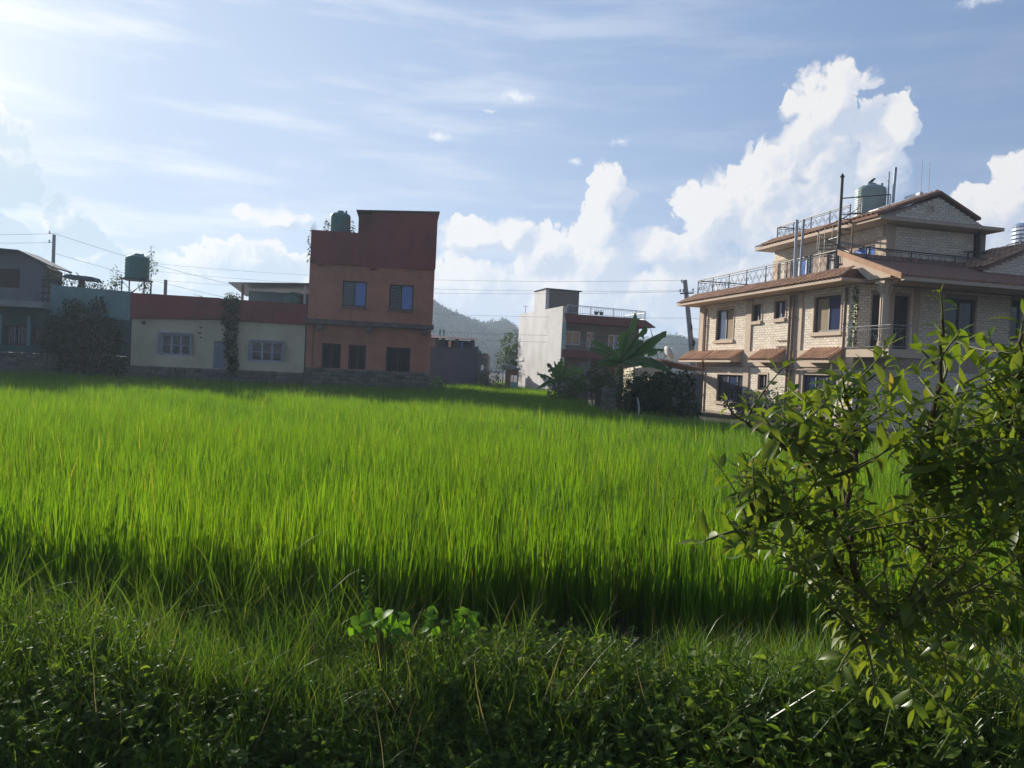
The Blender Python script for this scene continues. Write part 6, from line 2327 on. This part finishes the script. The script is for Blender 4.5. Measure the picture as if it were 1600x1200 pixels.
# ================================================================== NEAR PLANTS
BUSH_TIPS=[(1.50,2.75,2.16),(1.30,2.70,1.96),(1.90,2.90,2.11),(1.90,3.10,2.03),(0.98,2.75,1.89),(1.03,2.70,1.77),(0.79,2.85,1.74),(0.88,2.90,1.68),(0.78,2.90,1.50),(0.85,2.80,1.47),(0.68,2.75,1.22),(0.79,2.80,1.33),(0.86,2.70,1.42),(1.08,2.45,0.90),(1.23,2.50,0.81),(1.17,2.50,1.02),(1.34,2.60,0.94),(1.20,2.90,1.83),(1.31,3.00,1.88),(1.53,2.95,1.98),(1.55,2.70,2.02),(1.05,2.60,1.51),(1.02,2.70,1.59),(1.19,2.60,1.74),(1.02,2.70,1.23),(0.91,2.80,1.18),(1.64,2.60,1.71),(1.87,2.70,1.85),(2.12,3.00,2.06),(1.19,2.80,1.21),(2.00,3.45,0.95),(2.53,3.41,1.14),(1.19,3.10,1.31),(2.11,3.31,1.93),(0.88,2.67,1.28),(1.24,3.48,1.79),(2.41,3.46,1.73),(1.85,3.44,1.05),(2.05,2.89,1.73),(1.70,2.84,1.66),(1.92,2.85,1.48),(1.14,2.56,1.36),(2.41,3.27,1.88),(1.31,3.05,1.60),(2.09,3.26,2.01),(1.51,2.85,1.69),(1.96,2.60,1.92),(2.24,2.94,1.40),(1.27,3.33,1.19),(2.19,3.25,1.98),(2.46,3.30,1.20),(0.83,2.69,1.51),(2.04,2.98,1.73),(2.27,3.01,1.51),(1.78,2.83,1.48),(1.34,2.63,1.66),(2.30,3.30,1.62),(2.15,3.27,1.08),(1.35,3.01,1.10),(1.69,3.19,1.77),(1.66,3.31,0.86),(1.42,3.25,1.14),(2.27,3.35,1.63),(2.45,3.46,1.06),(1.41,2.71,1.41),(1.64,3.24,1.07),(1.75,3.14,1.14),(2.12,3.23,1.18),(1.34,2.76,1.24),(1.58,2.59,1.31),(1.27,2.60,1.80),(1.41,3.11,1.22),(1.05,2.66,1.56),(1.75,2.58,1.64),(1.71,3.07,2.00),(1.49,3.46,1.20),(2.24,3.32,1.52),(1.56,2.69,1.63),(1.95,3.46,1.25),(2.18,2.88,1.31),(0.98,3.13,1.26),(2.10,2.96,1.62),(1.27,3.47,1.67),(1.44,3.12,0.69),(1.51,3.00,1.71),(0.95,2.97,1.21),(1.06,2.56,1.11),(1.80,3.44,1.72),(1.82,2.80,1.80),(1.23,3.00,1.24),(1.92,3.26,1.22),(1.18,2.87,1.37),(1.65,2.58,1.37),(1.31,3.42,1.40),(1.83,2.56,1.44),(2.02,3.10,1.52),(1.87,3.01,1.23),(2.10,2.92,1.61),(1.94,2.83,1.87),(2.24,3.34,2.08),(1.72,2.82,1.54),(1.54,2.86,1.43),(1.12,3.32,1.20),(2.15,3.16,1.84),(1.44,3.14,1.89),(0.92,2.85,1.50),(1.94,3.44,1.37),(1.90,3.15,1.93),(1.65,3.14,0.77),(1.09,2.79,1.35),(1.72,2.68,1.45),(0.89,2.78,1.29),(2.01,2.86,1.48),(1.59,2.66,1.82),(2.04,2.68,1.27),(1.59,2.77,1.64),(1.24,2.88,1.25),(2.27,3.31,1.15),(1.52,3.11,0.86),(1.47,2.64,1.16),(1.50,2.96,0.85),(1.95,2.79,1.93),(1.19,3.01,1.77),(1.46,3.19,0.70),(1.89,3.19,1.71),(1.70,2.74,1.90),(2.14,2.85,1.65),(1.59,3.25,1.71),(1.21,3.16,1.10),(1.37,2.64,1.65),(2.26,3.03,1.90),(1.22,2.63,1.41),(1.83,3.36,0.68),(1.71,3.14,1.58),(1.37,3.34,1.43),(0.92,3.10,1.47),(1.02,2.91,1.70),(0.87,2.85,1.51),(2.19,3.40,1.28),(1.78,2.97,1.05),(2.20,3.24,1.16),(2.02,3.32,1.75),(1.03,2.61,1.22),(1.66,2.96,1.80),(1.12,2.56,1.67),(1.49,2.64,1.05),(1.67,3.22,1.89),(1.32,2.66,0.89),(1.49,3.06,1.00),(1.87,3.39,1.39),(1.26,2.81,1.81),(1.04,2.89,1.32),(1.83,2.88,1.80),(1.53,2.69,1.59),(1.76,2.59,1.50),(1.34,3.14,1.10),(1.70,2.56,1.64),(1.42,2.73,1.33),(1.16,2.58,1.69),(1.24,3.00,1.56),(2.14,3.48,1.53),(2.04,3.31,1.11),(1.42,3.20,1.23),(2.24,3.43,1.01),(2.20,3.40,1.09),(1.75,2.75,1.31),(1.85,3.48,0.68),(1.19,3.40,1.07),(2.12,2.92,1.29),(1.85,3.39,1.01),(1.01,2.80,1.68),(1.13,3.28,1.13),(1.80,3.24,0.86),(1.49,2.72,1.31),(1.12,3.16,1.22),(1.46,2.85,0.97),(2.39,3.43,1.14),(1.14,3.00,1.10),(0.89,2.65,1.29),(2.16,3.31,1.01),(1.96,2.65,1.99),(1.79,3.20,1.58),(1.37,2.62,0.87),(1.29,2.91,1.08),(1.30,3.21,1.36),(1.88,2.83,1.35),(1.14,2.60,1.02),(1.48,3.18,1.78),(1.65,2.57,1.66),(1.18,2.60,1.43),(1.95,2.60,1.26),(1.45,3.11,0.97),(2.28,3.15,1.20),(2.19,3.38,1.52),(1.34,2.76,0.81),(1.39,3.00,1.73),(0.89,2.62,1.49),(1.26,2.74,0.91),(1.09,3.42,1.75),(0.98,2.80,1.51),(0.92,2.91,1.19),(1.07,2.80,1.32),(1.71,3.30,1.19),(2.15,2.98,2.05),(1.85,2.92,1.39),(2.23,3.07,1.73),(1.34,3.09,1.39),(0.94,2.61,1.50),(1.27,3.29,1.70),(2.10,3.34,1.76),(1.60,2.80,1.79),(2.39,3.40,1.48),(1.77,3.24,1.98),(1.58,2.76,1.30),(1.91,2.61,1.98),(0.98,2.55,1.70),(1.93,2.70,1.52),(1.24,3.45,1.71),(1.51,3.17,1.19),(1.59,3.09,1.11),(2.00,2.80,1.94),(1.74,3.41,1.29),(1.80,3.30,1.11),(0.88,2.89,1.73),(2.22,3.15,1.77),(1.88,3.47,2.10),(1.48,3.24,1.15),(1.11,2.86,1.54),(2.10,3.38,1.52),(1.59,2.99,0.78),(2.07,2.75,1.57),(1.16,2.68,1.04),(2.20,3.03,1.33),(1.22,3.00,1.04),(1.73,2.68,1.33),(2.05,2.71,1.96),(0.87,2.79,1.30),(2.00,3.11,1.66),(1.97,3.38,1.39),(2.07,2.87,1.76),(2.05,2.95,1.96),(1.98,3.35,1.50),(2.04,3.23,1.39),(1.73,2.59,1.14),(1.85,3.16,1.57),(1.54,3.25,1.67),(2.06,3.20,1.49),(1.76,2.60,1.92),(1.49,3.05,0.95),(2.22,3.23,1.22),(1.79,2.57,1.34),(1.70,2.71,1.61),(1.67,3.37,0.92),(2.10,3.42,0.93),(2.10,3.18,1.53),(1.69,2.73,1.53),(1.33,3.20,1.75),(1.96,3.06,1.87),(0.89,2.89,1.25),(0.83,2.56,1.71),(0.87,2.65,1.53),(1.89,3.31,0.96),(1.53,3.06,0.78),(1.01,2.97,1.49),(1.90,2.83,1.82),(2.03,3.06,2.05),(0.98,2.64,1.23),(1.79,2.85,1.57),(0.99,2.64,1.71),(0.97,2.64,1.21),(2.22,3.20,1.67),(1.56,2.98,0.91),(2.03,2.90,1.72),(1.54,2.72,1.33),(0.85,2.82,1.23),(1.38,2.87,1.89),(2.06,3.36,1.36),(2.04,3.00,1.90),(1.12,2.66,1.28),(2.47,3.36,1.57),(1.34,2.79,0.85),(1.79,3.13,1.49),(1.25,2.58,1.73),(1.28,3.13,1.62),(1.03,2.59,1.42),(1.94,2.98,1.83),(1.07,2.61,1.77),(2.39,3.42,1.00),(1.66,3.09,1.57),(1.62,2.92,1.67),(1.11,2.75,1.79),(1.69,2.82,1.33),(2.13,3.43,1.85),(2.11,3.38,0.99),(1.07,3.07,1.43),(1.32,3.05,1.43),(1.65,2.82,1.70),(1.58,3.16,1.23),(0.99,3.08,1.45),(0.88,2.63,1.56),(1.43,3.01,1.75),(1.85,3.06,1.09),(1.66,3.20,1.13),(1.85,3.22,1.12),(1.96,3.13,1.10),(1.91,3.02,1.82),(1.59,2.99,1.09),(2.27,3.09,1.51),(2.45,3.23,1.69),(2.41,3.29,2.06),(1.95,3.30,1.32),(2.07,3.01,1.94),(1.91,3.31,1.06),(1.59,3.27,0.71),(1.38,3.18,0.95),(1.54,2.60,1.40),(2.24,3.02,1.70),(1.22,2.89,1.04),(1.82,2.55,1.59),(1.36,2.69,0.91),(2.17,2.84,1.39),(1.62,3.29,1.67),(1.00,2.65,1.54),(1.83,3.19,1.35),(1.74,2.90,1.40),(0.81,2.56,1.56),(1.76,3.23,1.71),(1.33,2.75,0.99),(1.49,3.02,0.82),(2.23,3.45,1.98),(1.29,3.20,1.12),(1.17,2.76,1.87),(2.43,3.26,1.25),(1.90,2.74,2.00),(1.93,3.00,1.06),(1.71,2.73,1.55),(2.17,2.94,1.66),(1.69,3.39,1.89),(1.26,3.13,1.67),(2.08,3.45,1.41),(1.90,3.30,1.23),(1.80,2.95,1.86),(1.40,3.19,1.47),(2.54,3.49,1.04),(1.97,3.39,1.71),(1.35,3.48,1.61),(1.83,3.08,1.45),(1.53,2.62,1.77),(2.25,2.95,1.45),(1.73,2.67,1.37),(2.43,3.26,1.37),(1.67,3.10,1.27),(1.67,2.67,1.66),(1.99,2.92,1.09),(1.97,3.49,0.86),(1.36,2.84,1.32),(1.17,3.13,1.30),(1.34,3.02,1.12),(1.93,2.88,1.69),(1.48,2.73,0.97),(2.31,3.44,1.32),(2.22,2.92,1.68),(2.43,3.27,1.41),(1.23,2.90,1.77),(1.94,3.24,1.75),(1.97,2.83,0.80),(1.85,3.05,0.47),(1.39,3.08,0.92),(1.22,2.92,1.09),(1.34,2.74,0.86),(1.70,2.89,0.71),(1.88,3.17,0.70),(1.80,3.04,0.68),(1.83,2.77,1.10),(1.85,2.70,0.70),(2.22,3.21,0.65),(1.74,2.77,0.94),(1.94,2.98,0.66),(1.60,3.26,0.77),(1.81,3.29,0.87),(2.01,2.82,1.05),(1.90,2.98,0.86),(1.90,3.06,0.91),(1.42,3.03,0.93),(1.53,2.79,0.62),(2.02,2.91,0.97),(1.44,3.29,0.78)]
BUSH_TRUNKS=[[(1.78,3.75,0.53),(1.58,3.40,0.85),(1.37,3.00,1.10),(1.33,3.00,1.35),(1.33,2.95,1.60),(1.27,2.95,1.80)],[(2.24,3.85,0.50),(1.98,3.40,0.88),(1.58,3.05,1.33),(1.60,3.00,1.55),(1.63,2.95,1.84),(1.54,2.80,2.07)],[(2.70,3.90,0.50),(2.13,3.15,1.07),(1.90,3.00,1.55),(1.92,2.95,1.87),(1.90,2.90,2.04)],[(1.58,3.40,0.85),(1.23,2.90,1.19),(1.04,2.80,1.35),(0.84,2.80,1.27)],[(1.37,3.00,1.10),(1.15,2.80,1.47),(0.98,2.85,1.60),(0.83,2.85,1.68)],[(1.98,3.40,0.88),(1.53,2.90,0.99),(1.21,2.55,0.97)]]



def build_bush():
    rg = random.Random(17)
    t = thing('leafy_bush', 'large leafy bush with long oval leaves filling the right foreground', 'bush', (1.9, 3.8, float(ground_z(1.9, 3.8))))
    off = -t.location
    m = MB()
    nodes = []
    for ti, path in enumerate(BUSH_TRUNKS):
        pts = [Vector(p) for p in path]
        r0 = (.021, .018, .018, .010, .009, .009)[ti]
        if ti < 3:
            g = pts[0].copy()
            g.z = float(ground_z(g.x, g.y)) - .03
            g.x = g.x * .85 + 2.0 * .15
            pts = [g] + pts
        # smooth the polyline
        fine = []
        for a, b in zip(pts, pts[1:]):
            for k in range(5):
                q = a.lerp(b, k / 5)
                q += Vector((rg.uniform(-1, 1), rg.uniform(-1, 1), 0)) * .008
                fine.append(q)
        fine.append(pts[-1])
        n = len(fine)
        m.tube([p + off for p in fine], [r0 * (1 - .72 * i / n) for i in range(n)], 7)
        nodes += [(p, r0 * (1 - .72 * i / n)) for i, p in enumerate(fine) if p.z > .5]
    trunk = m.build('trunk', 'bark', t)
    leaf_defs = []
    twigs = MB()
    for tip in BUSH_TIPS:
        tip = Vector(tip)
        best = min(nodes, key=lambda nd: (nd[0] - tip).length + 1.3 * max(0, nd[0].z - tip.z + .12))
        a = best[0]
        L = (tip - a).length
        if L > 1.1:
            a = tip + (a - tip) * (1.1 / L)
        bulge = Vector((rg.uniform(-.06, .06), rg.uniform(-.06, .06), rg.uniform(-.02, .10)))
        mid = (a + tip) / 2 + bulge * min(1, L / .5) - Vector((0, 0, .13 * L if tip.z > 1.15 else -.1 * L))
        N = 10
        pts = [a * (1 - u) ** 2 + mid * 2 * u * (1 - u) + tip * u * u for u in [i / N for i in range(N + 1)]]
        twigs.tube([p + off for p in pts], [.0062 - .0042 * i / N for i in range(N + 1)], 5, False)
        seg = [(pts[i + 1] - pts[i]).length for i in range(N)]
        total = sum(seg)
        s = total
        step = rg.uniform(.026, .036)
        k = 0
        az0 = rg.uniform(0, 6.28)
        leafy_len = min(total * .95, .74)
        while s > total - leafy_len:
            # position at arc length s
            acc = 0
            for i in range(N):
                if acc + seg[i] >= s - 1e-6:
                    p = pts[i].lerp(pts[i + 1], (s - acc) / seg[i])
                    d = (pts[i + 1] - pts[i]).normalized()
                    break
                acc += seg[i]
            x = d.orthogonal().normalized()
            y = d.cross(x)
            f = (total - s) / leafy_len
            opening = .50 + 1.0 * min(1, f * 2.2)
            for side in (0, 1):
                if f > .35 and rg.random() < .17 + .25 * f:
                    continue
                az = az0 + (k % 2) * math.pi / 2 + side * math.pi + rg.uniform(-.3, .3)
                o = x * math.cos(az) + y * math.sin(az)
                dirn = d * math.cos(opening) + o * math.sin(opening) + Vector((0, 0, (.14 if tip.z > 1.15 else -.15) - .34 * f))
                size = rg.uniform(.050, .118) * (.55 + .45 * min(1, f * 4 + .15))
                up = Vector((rg.uniform(-.5, .5), rg.uniform(-.5, .5), 1)) + d * .6
                leaf_defs.append((p + o * .004, dirn, up, size, f, tip))
            s -= step * (1 + f)
            k += 1
    twigs.build('twigs', 'stem', t)
    variants = [leaf_mesh('leaf', 1.0, w, f, c, 5) for (w, f, c) in ((.35, .22, .5), (.32, .35, .8), (.39, .15, .3), (.33, .28, 1.15))]
    nps = [mesh_np(v) for v in variants]
    mats = ['bush', 'bush_red', 'bush_yellow']
    sets = {}
    for mt in mats:
        sets[mt] = []
        for v in variants:
            c = v.copy()
            c.materials.append(MAT[mt])
            sets[mt].append(c)
    eye = EYE
    keyed = sorted(range(len(leaf_defs)), key=lambda i: (leaf_defs[i][0] - eye).length - leaf_defs[i][3] * 4)
    single = set(keyed[:300])
    V, F = [], []
    top = sorted(BUSH_TIPS, key=lambda p: -p[2])[:3]
    for i, (p, d, up, s, f, tip) in enumerate(leaf_defs):
        M3 = frame_dir(d, up)
        if i in single:
            mt = 'bush'
            if f < .12 and any((Vector(q) - tip).length < .02 for q in top):
                mt = 'bush_red'
            elif rg.random() < .04:
                mt = 'bush_yellow'
            mw = Matrix.Translation(p + off) @ M3.to_4x4() @ Matrix.Diagonal((s, s, s, 1))
            link('leaf', rg.choice(sets[mt]), None, t, mw)
        else:
            leaves_into(V, F, rg.choice(nps), M3, p + off, s)
    me = bpy.data.meshes.new('foliage')
    me.from_pydata(V, [], F)
    me.polygons.foreach_set('use_smooth', [True] * len(me.polygons))
    me.update()
    tag(link('foliage', me, 'bush', t), kind='stuff')
    return len(leaf_defs)


N_LEAVES = build_bush()


def near_plants():
    rg = random.Random(23)
    # bright broad-leaved creeper
    def creeper(label, c, n, size, spread, h):
        x, y = c
        z = float(ground_z(x, y))
        t = thing('broad_leaved_creeper', label, 'creeper', (x, y, z))
        m = MB()
        lf = leaf_mesh('leaf', 1.0, .95, .18, .4, 5, .75)
        lf.materials.append(MAT['broad'])
        for k in range(n):
            a = rg.uniform(0, 6.28)
            r = spread * rg.random() ** .6
            tip = Vector((r * math.cos(a), r * .6 * math.sin(a), h * rg.uniform(.7, 1.1)))
            m.tube([(0, 0, 0), tip * .5 + Vector((0, 0, .05)), tip], [.003, .003, .002], 4, False)
            d = Vector((rg.uniform(-1, 1), rg.uniform(-1, .3), rg.uniform(-.5, .1)))
            s = size * rg.uniform(.6, 1.2)
            link('leaf', lf, None, t, Matrix.Translation(tip) @ frame_dir(d, (rg.uniform(-.6, .6), rg.uniform(-.9, .2), 1)).to_4x4() @ Matrix.Diagonal((s, s, s, 1)))
        m.build('stem', 'stem', t)
    creeper('bright broad leaved creeper at the bank edge, left of its pair', (-.62, 4.05), 30, .075, .17, .36)
    creeper('bright broad leaved creeper at the bank edge, right of its pair', (-.28, 4.1), 24, .065, .14, .33)
    # tall weed stalk
    t = thing('tall_weed', 'tall thin weed stalk with heart shaped leaves above the bright creeper', 'weed', (-.74, 4.2, float(ground_z(-.74, 4.2))))
    m = MB()
    m.tube([(0, 0, 0), (.02, 0, .25), (-.02, 0, .47), (.01, 0, .56)], [.004, .003, .002, .001], 4)
    m.build('stem', 'stem', t)
    lf = leaf_mesh('leaf', 1.0, .85, .15, .4, 4, .7)
    lf.materials.append(MAT['broad'])
    for k in range(14):
        z = .18 + .027 * k
        a = rg.uniform(0, 6.28)
        s = .055 * rg.uniform(.5, 1.1) * (1.2 - k / 20)
        link('leaf', lf, None, t, Matrix.Translation((.02 * math.sin(z * 8), 0, z)) @ frame_dir((math.cos(a), math.sin(a), -.1), (rg.uniform(-.4, .4), -.5, 1)).to_4x4() @ Matrix.Diagonal((s, s, s, 1)))
    # fern
    def fern(label, c, fronds, L):
        x, y = c
        t = thing('fern', label, 'fern', (x, y, float(ground_z(x, y)) + .02))
        src = LEAF_SMALL
        for k in range(fronds):
            a = 6.28 * k / fronds + rg.uniform(-.3, .3)
            d = Vector((math.cos(a), math.sin(a) * .7, 0))
            tip = d * L * rg.uniform(.45, .8) + Vector((0, 0, L * rg.uniform(.45, .75)))
            mid = d * L * .18 + Vector((0, 0, L * .55))
            V, F = [], []
            pts = [Vector((0, 0, 0)) * (1 - u) ** 2 + mid * 2 * u * (1 - u) + tip * u * u for u in np.linspace(0, 1, 15)]
            for i in range(3, 15):
                u = i / 14
                dd = (pts[min(i + 1, 14)] - pts[i - 1]).normalized()
                sd = dd.cross(Vector((0, 0, 1)))
                sd = sd.normalized() if sd.length > .01 else Vector((1, 0, 0))
                w = L * .26 * (1.05 - u) ** .8
                for s in (-1, 1):
                    leaves_into(V, F, src, frame_dir(sd * s + dd * .45, (0, -.4, 1)), pts[i], w)
            f = MB().add(V, F)
            f.tube(pts, .002, 3, False)
            f.build('frond', 'broad', t)
    fern('small fern with feathery fronds low at the front of the bank', (.62, 3.55), 7, .24)
    fern('fern tuft among the grasses at the front left of the bank', (-.95, 3.7), 7, .22)
    # tall arching grass tufts
    rgn = np.random.default_rng(77)
    for label, (x, y), n, Ls, lean in (
            ('tall arching grass tuft leaning right before the paddy, left of the creeper', (-1.55, 4.55), 46, (.5, .95), .45),
            ('tall grass tuft at the left edge of the bank', (-2.85, 4.3), 50, (.45, .85), .4),
            ('upright grass tuft at the middle of the bank edge', (.12, 4.3), 36, (.3, .58), .25),
            ('upright grass tuft between the middle of the bank and the bush', (.55, 4.35), 26, (.3, .55), .25),
            ('light grass tuft at the foot of the bush', (.95, 4.0), 36, (.3, .55), .3)):
        t = thing('grass_tuft', label, 'grass tuft', (x, y, float(ground_z(x, y))))
        me = blade_clump('blades', n, .07, Ls, (.004, .0075), lean, (.4, 1.4), 7, rgn)
        link('blades', me, 'grass', t)


near_plants()
